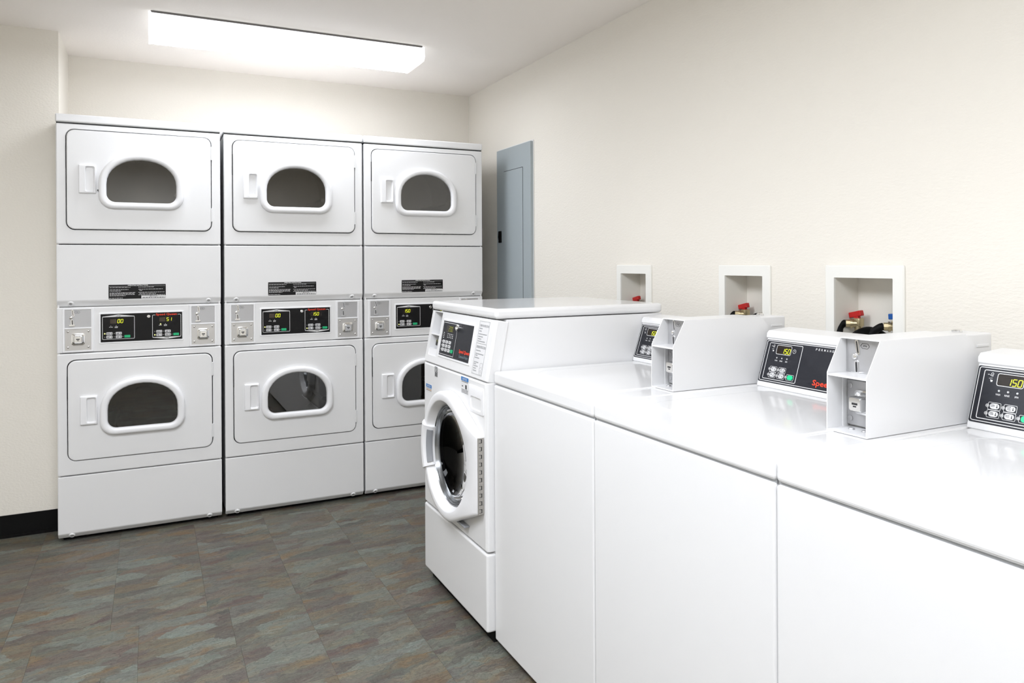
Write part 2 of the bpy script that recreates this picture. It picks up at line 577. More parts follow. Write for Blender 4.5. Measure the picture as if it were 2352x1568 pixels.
floor = struct(obj('floor', lambda bm: box(bm, I4, XFAR - T, XR + T, YREAR - T, YB + T, -0.06, -0.0035), 'grout'), 'slate-look vinyl tile floor', 'floor')
PT = 0.314
TG = 0.00018
yedges = [YB]
y = 0.254
while y > YREAR:
    yedges.append(y); y -= PT
yedges.append(YREAR)
for r in range(len(yedges) - 1):
    yt, yb_ = yedges[r], yedges[r + 1]
    if yt > -0.95:
        marks = [0.255 + PT * k for k in range(-7, 8)]
    elif yt > -1.3:
        marks = [0.344 + PT * k for k in range(-7, 1)] + [0.638, 0.892] + [0.892 + PT * k for k in range(1, 6)]
    else:
        sh = [0.655, 0.52, 0.60, 0.41, 0.70][r % 5]
        marks = [0.243 + PT * k for k in range(-7, 1)] + [0.345] if r % 2 == 0 else [sh - PT * k for k in range(8, 0, -1)]
        marks = [m_ for m_ in marks if m_ < 0.64] + [0.649] + [0.896 + PT * k for k in range(0, 6)]
    lim = XL if yt <= YB and yb_ >= YL else None
    xs = [XFAR] + [m_ for m_ in marks if XFAR + 0.05 < m_ < XR - 0.05] + [XR]
    for k in range(len(xs) - 1):
        w, h = xs[k + 1] - xs[k], yt - yb_
        if yb_ > YL - 0.01 and xs[k + 1] < 0.02:
            continue
        key = 'tile%.3f_%.3f' % (w, h)

        def f_tile(bm, w=w, h=h):
            t = bmesh.new()
            e = 0.00025
            lo = [t.verts.new((sx * (w / 2 - TG), sy * (h / 2 - TG), -0.004)) for sx, sy in ((-1, -1), (1, -1), (1, 1), (-1, 1))]
            mi = [t.verts.new((sx * (w / 2 - TG), sy * (h / 2 - TG), -e)) for sx, sy in ((-1, -1), (1, -1), (1, 1), (-1, 1))]
            hi = [t.verts.new((sx * (w / 2 - TG - e), sy * (h / 2 - TG - e), 0)) for sx, sy in ((-1, -1), (1, -1), (1, 1), (-1, 1))]
            for A, B in ((lo, mi), (mi, hi)):
                for i in range(4):
                    t.faces.new((A[i], A[(i + 1) % 4], B[(i + 1) % 4], B[i]))
            t.faces.new(hi)
            merge(bm, t, I4)
        o = obj('tile', f_tile, 'slate_tile', floor, key)
        o.location = ((xs[k] + xs[k + 1]) / 2, (yt + yb_) / 2, 0)


# ------------------------------------------------------------------ ceiling lights
def ceiling_light(loc, label, d=0.296, key='a', lens='lamp_lens'):
    L = thing('ceiling_light', label, 'ceiling light', loc, 0, 'fluorescent ceiling lights')
    w, h = 1.276, 0.074
    obj('housing', lambda bm: box(bm, I4, 0.01, w - 0.01, 0.007, d - 0.007, -0.012, -0.0005, 0.001), 'lamp_gap_shade', L, 'lamp_h' + key)
    # clear side wraps (dim) and the prismatic bottom lens (bright)
    for tg, prof in (('n', [(0.004, -0.010), (0.0, -0.058), (0.012, -h + 0.001), (0.016, -h + 0.001), (0.005, -0.057), (0.009, -0.010)]),
                     ('f', [(d - 0.004, -0.010), (d, -0.058), (d - 0.012, -h + 0.001), (d - 0.016, -h + 0.001), (d - 0.005, -0.057), (d - 0.009, -0.010)])):
        obj('side_lens', lambda bm, prof=prof: prism(bm, SIDE, prof, 0.012, w - 0.012), 'fill_side_wide' if key == 'b' else 'lamp_side', L, 'lamp_s' + tg + key)
    obj('lens', lambda bm: box(bm, I4, 0.012, w - 0.012, 0.0125, d - 0.0125, -h, -h + 0.004, 0.001, 1), lens, L, 'lamp_l' + key)
    prof2 = [(0.001, -0.006), (-0.003, -0.058), (0.012, -h - 0.003), (d - 0.012, -h - 0.003), (d + 0.003, -0.058), (d - 0.001, -0.006)]
    for c0 in (0.0, w - 0.012):
        obj('end_cap', lambda bm, c0=c0: prism(bm, SIDE, prof2, c0, c0 + 0.012, 0.002, 2), 'lamp_cap', L, 'lamp_c%.3f' % c0 + key)
    return L


mat('lamp_lens', (0.9, 0.9, 0.9), 0.4, emit=LAMP_COLOR, strength=LAMP_NEAR)
mat('fill_lens_wide', (0.9, 0.9, 0.9), 0.4, emit=LAMP_COLOR, strength=FILL_STRENGTH)
mat('lamp_side', (0.9, 0.9, 0.9), 0.4, emit=LAMP_COLOR, strength=0.26)
mat('fill_side_wide', (0.9, 0.9, 0.9), 0.4, emit=LAMP_COLOR, strength=0.6)
mat('lamp_cap', (0.9, 0.9, 0.9), 0.4, emit=LAMP_COLOR, strength=0.26)
ceiling_light((0.383, -0.315, ZC), 'glowing fluorescent ceiling light above the stacked dryers')
ceiling_light((-0.62, -2.55, ZC), 'added wide fluorescent fill light over the middle of the room, out of view', 0.6, 'b', 'fill_lens_wide')  # unseen fixture added to brighten washer fronts and right wall
ceiling_light((-0.20, -4.20, ZC), 'added wide fluorescent fill light behind the camera, out of view', 0.6, 'b', 'fill_lens_wide')  # second unseen fixture, added as fill from behind the camera

# ------------------------------------------------------------------ electrical panel
P = thing('electrical_panel', 'tall grey metal electrical panel on the wall beside the dryers', 'electrical panel', (XR, 0.0, 0.80))
PM = frame((0, 0, 0), (0, -1, 0), (0, 0, 1))          # a = -y (towards camera), b = up, c = -x (out of the wall)
obj('frame', lambda bm: box(bm, PM, -0.176, 0.268, 0, 1.148, 0.0005, 0.018, 0.002, 2), 'panel_grey', P)
pd = obj('door', lambda bm: box(bm, PM, -0.072, 0.172, 0.05, 1.011, 0.0175, 0.0205, 0.0012, 2), 'panel_grey', P)
obj('door_gap', lambda bm: stroke(bm, PM, [(-0.0735, 0.0485), (0.1735, 0.0485), (0.1735, 1.0125), (-0.0735, 1.0125)], 0.0035, 0.0184), 'ink_black', P)
obj('latch', lambda bm: prism(bm, PM, [(-0.140, 0.600), (-0.146, 0.625), (-0.140, 0.658), (-0.110, 0.658), (-0.110, 0.588), (-0.140, 0.588)], 0.018, 0.027, 0.002, 2), 'black_rubber', P)
obj('wall_flange', lambda bm: stroke(bm, PM, [(-0.180, -0.004), (0.273, -0.004), (0.273, 1.152), (-0.180, 1.152)], 0.010, 0.002), 'lamp_metal', P)

# ------------------------------------------------------------------ washer outlet boxes, valves and hoses
def outlet_box(i, y0, y1, label):
    B = thing('washer_outlet_box', label, 'outlet box', (XR, y0, NICHE_Z0), 0, 'recessed washer outlet boxes')
    w = y0 - y1
    H = NICHE_Z1 - NICHE_Z0
    fw, ft = 0.034, 0.038
    key = 'ob%d' % i

    def f_frame(bm):
        lo = [rr(0, w, 0, H, 0.004, 2, 0.0005), rr(0, w, 0, H, 0.004, 2, 0.006), rr(0.003, w - 0.003, 0.003, H - 0.003, 0.004, 2, 0.009),
              rr(fw, w - fw, fw, H - ft, 0.002, 2, 0.009), rr(fw, w - fw, fw, H - ft, 0.002, 2, 0.0)]
        loft(bm, PM, lo)
    obj('frame', f_frame, 'box_plastic', B, key + 'f')

    def f_rec(bm):
        a0, a1, b0, b1 = fw, w - fw, fw, H - ft
        loft(bm, PM, [rr(a0, a1, b0, b1, 0.002, 2, 0.002), rr(a0 + 0.003, a1 - 0.003, b0 + 0.003, b1 - 0.003, 0.004, 2, -0.098)], False, True)
    obj('recess', f_rec, 'box_recess_shaded', B, key + 'r')
    for (ay, nm, mname, tilt, lb) in ((0.066, 'hot', 'valve_red', 0.24, 'red-handled hot water valve'), (w - 0.072, 'cold', 'valve_blue', 0.06, 'blue-handled cold water valve')):
        # valve local frame in PM: centred at (ay, bz)
        bz = 0.082

        def f_valve(bm, ay=ay, bz=bz):
            M = PM @ Matrix.Translation((ay, bz, -0.062))
            disc(bm, M @ Matrix.Rotation(-math.pi / 2, 4, 'X'), 0, 0, 0.012, -0.05, 0.014, 12)     # upright body
            box(bm, M, -0.012, 0.012, -0.004, 0.022, -0.012, 0.012, 0.003, 2)
            MO = M @ Matrix.Translation((0, 0.004, 0)) @ Matrix.Rotation(-math.radians(48), 4, 'Y')   # outlet towards the front left
            disc(bm, MO, 0, 0, 0.0120, 0.0, 0.020, 14)
            disc(bm, MO, 0, 0, 0.0155, 0.018, 0.024, 14)
            disc(bm, MO, 0, 0, 0.0120, 0.024, 0.036, 8)
        v = obj('valve', f_valve, 'brass', B, key + nm, smooth=40)
        lab(v, lb)

        def f_h(bm, ay=ay, bz=bz, tilt=tilt):
            M = PM @ Matrix.Translation((ay, bz, -0.062)) @ Matrix.Rotation(tilt, 4, 'Z')
            box(bm, M, -0.022, 0.022, 0.026, 0.043, -0.008, 0.008, 0.002, 2)
            box(bm, M, -0.007, 0.009, 0.018, 0.030, -0.007, 0.007, 0.002, 2)
        obj('valve_handle', f_h, mname, v, key + nm + 'h')
    hl = ['by the front-load washer', 'at the middle outlet box', 'at the outlet box nearest the camera'][i]
    # hoses: from each coupling, arching out and down behind the washers
    bx = XR + 0.058
    for (ay, nm, reach) in ((0.066, 'hot', 0.0), (w - 0.072, 'cold', 0.04)):
        vy, vx, z0 = y0 - ay, XR + 0.062, NICHE_Z0 + 0.086
        dx, dy = -math.cos(math.radians(48)), math.sin(math.radians(48))

        def f_hose(bm, vy=vy, vx=vx, z0=z0, nm=nm, dx=dx, dy=dy):
            def q(t, dz, ex=0.0, ey=0.0):
                return (vx + dx * t + ex, vy + dy * t + ey, z0 + dz)
            if nm == 'hot':
                pts = [q(0.037, 0.0), q(0.045, -0.001), q(0.056, -0.012, -0.004, -0.006), q(0.058, -0.030, -0.012, -0.012), q(0.058, -0.05, -0.024, -0.014),
                       (XR - 0.030, vy + 0.030, z0 - 0.075), (XR - 0.055, vy + 0.028, z0 - 0.15), (XR - 0.06, vy + 0.02, z0 - 0.40)]
            else:
                pts = [q(0.037, 0.0), q(0.046, -0.003), q(0.066, -0.020, 0.004, 0.004), q(0.078, -0.045, -0.004, 0.008), (XR - 0.022, vy + 0.068, z0 - 0.072),
                       (XR - 0.042, vy + 0.066, z0 - 0.11), (XR - 0.055, vy + 0.062, z0 - 0.17), (XR - 0.06, vy + 0.05, z0 - 0.40)]
            tube(bm, pts, 0.0115, 12)
        h = obj('water_hose', f_hose, 'black_rubber', None, smooth=60)
        h['label'] = 'black rubber hose on the %s valve %s' % (nm, hl)
        h['category'] = 'hose'
        h['group'] = 'washer supply hoses'
    # drain hose hooped over in the middle
    def f_loop(bm):
        yc = (y0 + y1) / 2
        pts = [(XR - 0.10, yc + 0.02, 0.62), (XR - 0.085, yc + 0.02, 0.92), (XR - 0.03, yc + 0.018, 1.022), (XR + 0.012, yc + 0.008, 1.050),
               (XR + 0.045, yc - 0.004, 1.047), (XR + 0.068, yc - 0.012, 1.034)]
        tube(bm, pts, 0.017, 14)
    h = obj('drain_hose', f_loop, 'black_rubber', None, smooth=60)
    h['label'] = 'thick black drain hose hooped into the box %s' % hl
    h['category'] = 'hose'
    h['group'] = 'washer drain hoses'


for i, (bx_, lb) in enumerate(zip(boxes, ['white recessed outlet box in the wall above the front-load washer',
                                          'white recessed outlet box in the wall between the other two',
                                          'white recessed outlet box with red and blue valves, nearest the camera'])):
    outlet_box(i, bx_[0], bx_[1], lb)


# ------------------------------------------------------------------ shared coin mechanism
def coin_slot(par, M, s, key, mirror=False):
    """coin slot: capsule entry, round button, lower slide with foot. origin = round button centre, s = scale"""
    def cap(bm, x0, y0, x1, y1, r, c0, c1):
        d = Vector((x1 - x0, y1 - y0)).normalized(); a = math.atan2(d.y, d.x)
        pts = []
        for k in range(7):
            t = a - math.pi / 2 + math.pi * k / 6; pts.append((x1 + r * math.cos(t), y1 + r * math.sin(t)))
        for k in range(7):
            t = a + math.pi / 2 + math.pi * k / 6; pts.append((x0 + r * math.cos(t), y0 + r * math.sin(t)))
        loft(bm, M, [[(p[0], p[1], c0) for p in pts], [(p[0], p[1], c1) for p in pts]], False, True)

    def f_c(bm):
        cap(bm, 0.010 * s, 0.009 * s, 0.0065 * s, 0.034 * s, 0.0040 * s, 0.0, 0.0022)
        disc(bm, M, 0, 0, 0.0068 * s, 0.0, 0.003, 16, 0.0025)
        cap(bm, 0.0055 * s, -0.032 * s, 0.0045 * s, -0.012 * s, 0.0046 * s, 0.0, 0.0022)
        cap(bm, -0.004 * s, -0.036 * s, 0.014 * s, -0.035 * s, 0.003 * s, 0.0, 0.006)
    cs = obj('coin_slot', f_c, 'chrome', par, key + 'c', smooth=40)

    def f_k(bm):
        cap(bm, 0.0098 * s, 0.010 * s, 0.0063 * s, 0.033 * s, 0.0012 * s, 0.0022, 0.0026)
        cap(bm, 0.0062 * s, -0.031 * s, 0.0052 * s, -0.013 * s, 0.0020 * s, 0.0022, 0.0026)
    obj('slot_opening', f_k, 'ink_black', par, key + 'k')

    def f_25(bm):
        x0, x1, y0, y1 = 0.015 * s, 0.037 * s, 0.0195 * s, 0.0305 * s
        ym = (y0 + y1) / 2
        stroke(bm, M, [(x0, ym), (x0 + 0.0045 * s, y0), (x1 - 0.0045 * s, y0), (x1, ym), (x1 - 0.0045 * s, y1), (x0 + 0.0045 * s, y1)], 0.0007, 0.0006)
        text(bm, M, '25\u00a2', x0 + 0.006 * s, x1 - 0.006 * s, y0 + 0.003 * s, y1 - 0.003 * s, 0.0006, 0.01)
    obj('price_mark', f_25, 'ink_black', par, key + 'p')


def coin_lock(par, M, s, depth, key):
    def f_b(bm):
        loft(bm, M, [rr(-0.027 * s, 0.027 * s, -0.027 * s, 0.027 * s, 0.011 * s, 4, 0.0), rr(-0.027 * s, 0.027 * s, -0.027 * s, 0.027 * s, 0.011 * s, 4, 0.004),
                     rr(-0.023 * s, 0.023 * s, -0.023 * s, 0.023 * s, 0.010 * s, 4, 0.005), rr(-0.018 * s, 0.018 * s, -0.018 * s, 0.018 * s, 0.008 * s, 4, 0.001)], False, True)
    obj('lock_collar', f_b, 'chrome', par, key + 'b', smooth=40)

    def f_l(bm):
        r_ = 0.0165 * s
        loft(bm, M, [rr(-r_, r_, -r_, r_, 0.006 * s, 4, 0.0), rr(-r_, r_, -r_, r_, 0.006 * s, 4, depth - 0.003), rr(-r_ * 0.86, r_ * 0.86, -r_ * 0.86, r_ * 0.86, 0.005 * s, 4, depth)], False, True)
    obj('lock', f_l, 'chrome', par, key + 'l', smooth=40)
    obj('keyhole', lambda bm: (rect(bm, M, -0.007 * s, 0.007 * s, -0.001 * s, 0.0035 * s, depth + 0.0004), rect(bm, M, -0.004 * s, 0.004 * s, -0.006 * s, -0.003 * s, depth + 0.0004)), 'ink_black', par, key + 'h')


# ------------------------------------------------------------------ stacked dryers
DW = 0.700


def dryer(x0, label, dig_up, dig_lo, led_up, led_lo, run_lo, n):
    D = thing('stacked_dryer', label, 'dryer', (x0, 0, 0), 0, 'stacked dryers along the back wall')
    F0 = front(0)

    def f_cab(bm):
        for a0, a1 in ((0.005, 0.012), (DW - 0.012, DW - 0.005)):
            box(bm, I4, a0, a1, 0.012, 0.63, 0.03, 1.917)
        box(bm, I4, 0.012, DW - 0.012, 0.622, 0.63, 0.03, 1.917)
        box(bm, I4, 0.012, DW - 0.012, 0.03, 0.622, 1.905, 1.917)
        box(bm, I4, 0.012, DW - 0.012, 0.03, 0.622, 0.03, 0.04)
        box(bm, I4, 0.012, DW - 0.012, 0.03, 0.622, 0.865, 1.36)      # blind body behind console and access panel
    obj('cabinet', f_cab, 'enamel', D, 'd_cab')
    obj('base', lambda bm: box(bm, I4, 0.02, DW - 0.02, 0.05, 0.6, 0.0, 0.034), 'toe_black', D, 'd_base')
    obj('top_cap', lambda bm: box(bm, I4, 0.0005, DW - 0.0005, -0.003, 0.635, 1.9195, 1.957, 0.006, 3), 'enamel', D, 'd_cap')
    obj('cap_gap_strip', lambda bm: box(bm, I4, 0.004, DW - 0.004, 0.006, 0.6, 1.914, 1.9198), 'ink_black', D, 'd_capgap')  # black strip painted in as the dark gap under the cap

    def f_panel(z0, z1, dz0, dz1):
        def f(bm):
            o0, o1 = 0.002, DW - 0.002
            loft(bm, F0, [rr(o0, o1, z0, z1, 0.006, 6, -0.03), rr(o0, o1, z0, z1, 0.006, 6, -0.005), rr(o0 + 0.0015, o1 - 0.0015, z0 + 0.0015, z1 - 0.0015, 0.006, 6, -0.0015),
                          rr(o0 + 0.005, o1 - 0.005, z0 + 0.005, z1 - 0.005, 0.006, 6, 0.0),
                          rr(0.0385, 0.6605, dz0 - 0.0025, dz1 + 0.0025, 0.038, 6, 0.0), rr(0.0405, 0.6585, dz0 - 0.0005, dz1 + 0.0005, 0.036, 6, -0.002),
                          rr(0.041, 0.658, dz0, dz1, 0.036, 6, -0.02)])
        return f
    obj('front_panel', f_panel(1.3635, 1.9135, 1.428, 1.890), 'enamel', D, 'd_fp1')
    obj('front_panel', f_panel(0.3045, 0.8615, 0.368, 0.832), 'enamel', D, 'd_fp0')

    def f_access(z0, z1, zb):
        prof = [(0.0, zb), (0.0, z1 - 0.0), (0.03, z1), (0.03, z0), (0.018, z0)]

        def f(bm):
            prism(bm, SIDE, prof, 0.002, DW - 0.002, 0.004, 3)
        return f
    acc = obj('access_panel', f_access(1.0755, 1.3595, 1.102), 'enamel', D, 'd_acc')
    kick = obj('kick_panel', f_access(0.0180, 0.3005, 0.040), 'enamel', D, 'd_kick')
    for par, zz, vz in ((acc, 1.0885, 0.008), (kick, 0.0295, 0.0075)):
        ang = math.atan2(0.018, 0.026 if par is acc else 0.022)
        for u in (0.057, 0.641):
            M = frame((u, vz, zz), (1, 0, 0), (0, math.sin(-ang), math.cos(ang)))
            obj('screw_dimple', lambda bm, M=M: loft(bm, M, [circ(0, 0, 0.016, 4, -0.004), circ(0, 0, 0.012, 4, 0.0035), circ(0, 0, 0.0085, 4, 0.0045), circ(0, 0, 0.006, 4, 0.001)], False, True), 'enamel', par, 'd_dim%d_%.3f' % (par is acc, u), smooth=30)
            obj('screw', lambda bm, M=M: (disc(bm, M, 0, 0, 0.0052, 0.0, 0.0035, 12, 0.001)), 'steel_plate', par, 'd_scr%d_%.3f' % (par is acc, u), smooth=40)

    # instruction label on the access panel
    def f_lab(bm):
        loft(bm, F0, [rr(0.2095, 0.451, 1.1065, 1.1735, 0.003, 3, 0.0), rr(0.2095, 0.451, 1.1065, 1.1735, 0.003, 3, 0.0008)], False, True)
    il = obj('instruction_label', f_lab, 'panel_black', acc, 'd_lab')

    def f_labp(bm):
        rng = random.Random(5)
        c = 0.0012
        text(bm, F0, 'OPERATING INSTRUCTIONS', 0.289, 0.374, 1.1660, 1.1725, c, 0.012)
        rect(bm, F0, 0.211, 0.289, 1.1655, 1.1662, c); rect(bm, F0, 0.374, 0.4495, 1.1655, 1.1662, c)
        for (a0, a1, b) in ((0.214, 0.300, 1.1595), (0.214, 0.292, 1.1490), (0.214, 0.262, 1.1430), (0.214, 0.322, 1.1350), (0.214, 0.322, 1.1302), (0.214, 0.318, 1.1255), (0.214, 0.280, 1.1205), (0.211, 0.268, 1.1100),
                            (0.334, 0.402, 1.1600), (0.334, 0.440, 1.1500), (0.338, 0.352, 1.1440), (0.334, 0.448, 1.1350), (0.338, 0.408, 1.1290), (0.334, 0.447, 1.1235)):
            words(bm, F0, a0, a1, b, 0.0017, c, rng)
        rect(bm, F0, 0.346, 0.4505, 1.1072, 1.1205, c)
    obj('label_print', f_labp, 'ink_white', acc, 'd_labp')

    def f_labk(bm):
        rng = random.Random(6)
        text(bm, F0, 'IMPORTANT', 0.382, 0.415, 1.1150, 1.1190, 0.0016, 0.01)
        words(bm, F0, 0.351, 0.447, 1.1095, 0.0030, 0.0016, rng)
    obj('label_note_print', f_labk, 'ink_black', acc, 'd_labk')

    # console
    con = obj('console', lambda bm: box(bm, F0, 0.002, DW - 0.002, 0.8645, 1.0725, -0.03, -0.005, 0.004, 3), 'enamel', D, 'd_con')
    FC = front(0.005)

    for (du, tag_) in ((0.0, 'L'), (0.530, 'R')):
        def f_fr(bm, du=du):
            a0, a1, z0, z1 = 0.031 + du, 0.1405 + du, 0.872, 1.0665
            loft(bm, FC, [rr(a0 - 0.008, a1 + 0.008, z0 - 0.006, z1 + 0.003, 0.004, 3, 0.0), rr(a0 - 0.006, a1 + 0.006, z0 - 0.004, z1 + 0.002, 0.004, 3, 0.005),
                          rr(a0 + 0.002, a1 - 0.002, z0 + 0.002, z1 - 0.004, 0.002, 3, 0.005), rr(a0 + 0.003, a1 - 0.003, z0 + 0.003, z1 - 0.005, 0.002, 3, 0.0005)])
            box(bm, FC, a0 + 0.001, a1 - 0.001, 0.9735, 0.9795, 0.0, 0.006, 0.0012, 2)
        obj('coin_frame', f_fr, 'plastic_white', con, 'd_cf' + tag_)
        obj('coin_plate', lambda bm, du=du: box(bm, FC, 0.033 + du, 0.1385 + du, 0.979, 1.063, 0.0, 0.001), 'steel_plate', con, 'd_cp' + tag_)
        obj('lock_plate', lambda bm, du=du: box(bm, FC, 0.033 + du, 0.1385 + du, 0.8745, 0.974, 0.0, 0.001), 'steel', con, 'd_lp' + tag_)
        coin_slot(con, FC @ Matrix.Translation((0.0575 + du, 1.0255, 0.001)), 0.98, 'd_cs' + tag_)
        coin_lock(con, FC @ Matrix.Translation((0.0860 + du, 0.9255, 0.001)), 1.0, 0.016, 'd_cl' + tag_)

        for a in (0.046, 0.127):
            for b in (0.890, 0.962):
                obj('rivet', lambda bm, a=a + du, b=b: disc(bm, FC, a, b, 0.0052, 0.001, 0.002, 12, 0.0025), 'chrome', con, 'd_rv%s%.3f%.3f' % (tag_, a, b), smooth=40)

    # control panel
    def f_bez(bm):
        loft(bm, FC, [rr(0.1685, 0.5290, 0.8995, 1.0435, 0.004, 3, 0.0), rr(0.1700, 0.5275, 0.901, 1.042, 0.004, 3, 0.0035),
                      rr(0.1760, 0.5225, 0.906, 1.0375, 0.002, 3, 0.0035), rr(0.1765, 0.522, 0.9065, 1.037, 0.002, 3, 0.002)])
    obj('panel_bezel', f_bez, 'plastic_white', con, 'd_bez')
    cp = obj('control_panel', lambda bm: box(bm, FC, 0.1765, 0.522, 0.9065, 1.037, 0.0, 0.0028), 'panel_black', D, 'd_cpan')
    c = 0.0033

    def f_print(bm):
        rng = random.Random(8)
        stroke(bm, FC, rr(0.1835, 0.316, 0.9195, 1.0235, 0.003, 3), 0.0018, c)
        flat(bm, FC, [(0.1835, 1.0225), (0.316, 1.0225), (0.316, 1.0255), (0.2500, 1.0335), (0.1835, 1.0255)], c)
        stroke(bm, FC, [(0.405, 1.0262), (0.3960, 1.0262), (0.3928, 1.0235), (0.3928, 0.9225), (0.3955, 0.9198), (0.513, 0.9198), (0.516, 0.9225), (0.516, 1.0235), (0.513, 1.0262), (0.502, 1.0262)], 0.0018, c, closed=False)
        flat(bm, FC, [(0.3928, 0.9205), (0.3928, 0.9180), (0.4545, 0.9095), (0.516, 0.9180), (0.516, 0.9205)], c)
        for a0, a1, b in ((0.211, 0.226, 0.9745), (0.234, 0.247, 0.9755), (0.234, 0.247, 0.9715), (0.420, 0.434, 0.9755), (0.442, 0.455, 0.9765), (0.442, 0.455, 0.9725)):
            words(bm, FC, a0, a1, b, 0.0022, c, rng, 0.0012)
    obj('panel_print', f_print, 'ink_white', cp, 'd_pp')

    def f_printk(bm):
        rng = random.Random(9)
        text(bm, FC, 'UPPER', 0.2395, 0.2590, 1.0245, 1.0290, 0.0037, 0.012)
        text(bm, FC, 'LOWER', 0.4440, 0.4650, 0.9135, 0.9180, 0.0037, 0.012)
        for u, b in BT:
            words(bm, FC, u - 0.0095, u + 0.003, b + 0.0005, 0.0022, 0.0056, rng, 0.001)
            words(bm, FC, u - 0.0095, u + 0.003, b - 0.0035, 0.0022, 0.0056, rng, 0.001)
            rect(bm, FC, u + 0.0068, u + 0.0090, b - 0.0042, b + 0.0042, 0.0056)
    BT = [(0.212, 0.946), (0.2505, 0.946), (0.212, 0.930), (0.2505, 0.930), (0.4215, 0.947), (0.4585, 0.947), (0.4215, 0.931), (0.4585, 0.931)]
    obj('panel_small_print', f_printk, 'ink_black', cp, 'd_ppk')
    obj('brand_lettering', lambda bm: text(bm, FC, 'Speed Queen', 0.4075, 0.4985, 1.0205, 1.0335, c, 0.022), 'ink_red', cp, 'd_sq')
    for k, (u, b) in enumerate(BT):
        obj('button', lambda bm, u=u, b=b: loft(bm, FC, [rr(u - 0.0125, u + 0.0125, b - 0.0062, b + 0.0062, 0.002, 2, 0.0028), rr(u - 0.0125, u + 0.0125, b - 0.0062, b + 0.0062, 0.002, 2, 0.005)], False, True), 'button_white', cp, 'd_bt%d' % k)
    for k, (u, b) in enumerate(((0.2860, 0.9305), (0.4950, 0.9310))):
        lab(obj('start_button', lambda bm, u=u, b=b: loft(bm, FC, [rr(u - 0.0125, u + 0.0125, b - 0.0058, b + 0.0058, 0.002, 2, 0.0028), rr(u - 0.0125, u + 0.0125, b - 0.0058, b + 0.0058, 0.002, 2, 0.005)], False, True), 'button_green', cp, 'd_gb%d' % k), 'green start button')
    leds = [(u - 0.019, b) for u, b in BT] + [(0.2675, 0.9305), (0.4765, 0.931), (0.218, 0.981), (0.240, 0.981), (0.4275, 0.982), (0.4485, 0.982)]
    on = [led_up, 4 + led_lo] + ([12] if run_lo else [])

    def f_led(ids, r):
        def f(bm):
            for i in ids:
                disc(bm, FC, leds[i][0], leds[i][1], r, 0.0028, 0.0036, 10)
        return f
    obj('indicator_lights', f_led([i for i in range(len(leds)) if i not in on], 0.0016), 'led_off', cp)
    obj('lit_indicators', f_led(on, 0.0031), 'led_on', cp)
    obj('display_window', lambda bm: rect(bm, FC, 0.214, 0.2705, 0.9915, 1.0140, c), 'display_dark', cp, 'd_dw0')
    obj('display_window', lambda bm: rect(bm, FC, 0.4215, 0.4780, 0.9935, 1.0145, c), 'display_dark', cp, 'd_dw1')
    if n != 2:
        obj('display_unlit_area', lambda bm: rect(bm, FC, 0.215, 0.2405, 0.992, 1.0135, c + 0.0002), 'display_unlit', cp)
    if n == 0:
        obj('display_unlit_area', lambda bm: rect(bm, FC, 0.4225, 0.4475, 0.994, 1.0140, c + 0.0002), 'display_unlit', cp)
    obj('display_digits', lambda bm: digits(bm, FC, dig_up, 0.267 if dig_up == '00' else 0.256, 0.9945, 0.0165, c + 0.0006), 'digit_yellow', cp)
    obj('display_digits', lambda bm: digits(bm, FC, dig_lo, 0.474 if n == 0 else 0.462, 0.9965, 0.0155, c + 0.0006, 0.0125), 'digit_yellow', cp)

    def f_key(bm):
        loft(bm, FC, [circ(0.3765, 1.0205, 0.0078, 4, 0.0028), circ(0.3765, 1.0205, 0.0074, 4, 0.006), circ(0.3765, 1.0205, 0.0056, 4, 0.0068), circ(0.3765, 1.0205, 0.0050, 4, 0.0050)], False, True)
    obj('key_lock', f_key, 'chrome', cp, 'd_key', smooth=40)
    obj('key_slot', lambda bm: rect(bm, FC, 0.3745, 0.3795, 1.0175, 1.0195, 0.0054), 'ink_black', cp, 'd_keys')

    # doors
    for (zb, tg) in ((0.368, 'lo'), (1.428, 'up')):
        dzs = 0.0 if tg == 'lo' else 1.0515      # window offset from the lower door
        z1 = zb + (0.464 if tg == 'lo' else 0.462)
        FD = front(-0.006)
        n_ = 8

        def f_door(bm, zb=zb, z1=z1, dzs=dzs):
            a0, a1 = 0.0445, 0.6545
            b0, b1 = zb + 0.0035, z1 - 0.0035
            loft(bm, FD, [rr(a0, a1, b0, b1, 0.033, n_, -0.022), rr(a0, a1, b0, b1, 0.033, n_, -0.004), rr(a0 + 0.001, a1 - 0.001, b0 + 0.001, b1 - 0.001, 0.033, n_, -0.001), rr(a0 + 0.004, a1 - 0.004, b0 + 0.004, b1 - 0.004, 0.031, n_, 0.0),
                          arch(0.178, 0.527, 0.482 + dzs, 0.732 + dzs, 0.06, 0.14, n_, 0.0), arch(0.20, 0.503, 0.505 + dzs, 0.710 + dzs, 0.04, 0.115, n_, -0.02)])
        dr = obj('door', f_door, 'enamel', D, 'd_door' + tg)

        def f_ring(bm, dzs=dzs):
            lp = []
            for (o, cc) in ((0.0, 0.0), (0.0, 0.012), (0.002, 0.018), (0.006, 0.022), (0.011, 0.0235), (0.023, 0.0225), (0.028, 0.020), (0.031, 0.014), (0.0325, 0.004)):
                lp.append(arch(0.172 + o, 0.531 - o, 0.477 + o * 0.95 + dzs, 0.738 - o * 0.92 + dzs, 0.062 - o * 0.75, 0.145 - o * 0.85, n_, cc))
            loft(bm, FD, lp)
        obj('window_ring', f_ring, 'plastic_white', dr, 'd_ring' + tg, smooth=50)
        obj('window_glass', lambda bm, dzs=dzs: flat3(bm, FD, arch(0.2025, 0.5005, 0.5055 + dzs, 0.7105 + dzs, 0.038, 0.118, n_, 0.0045)), 'window_glass', dr, 'd_glass' + tg)

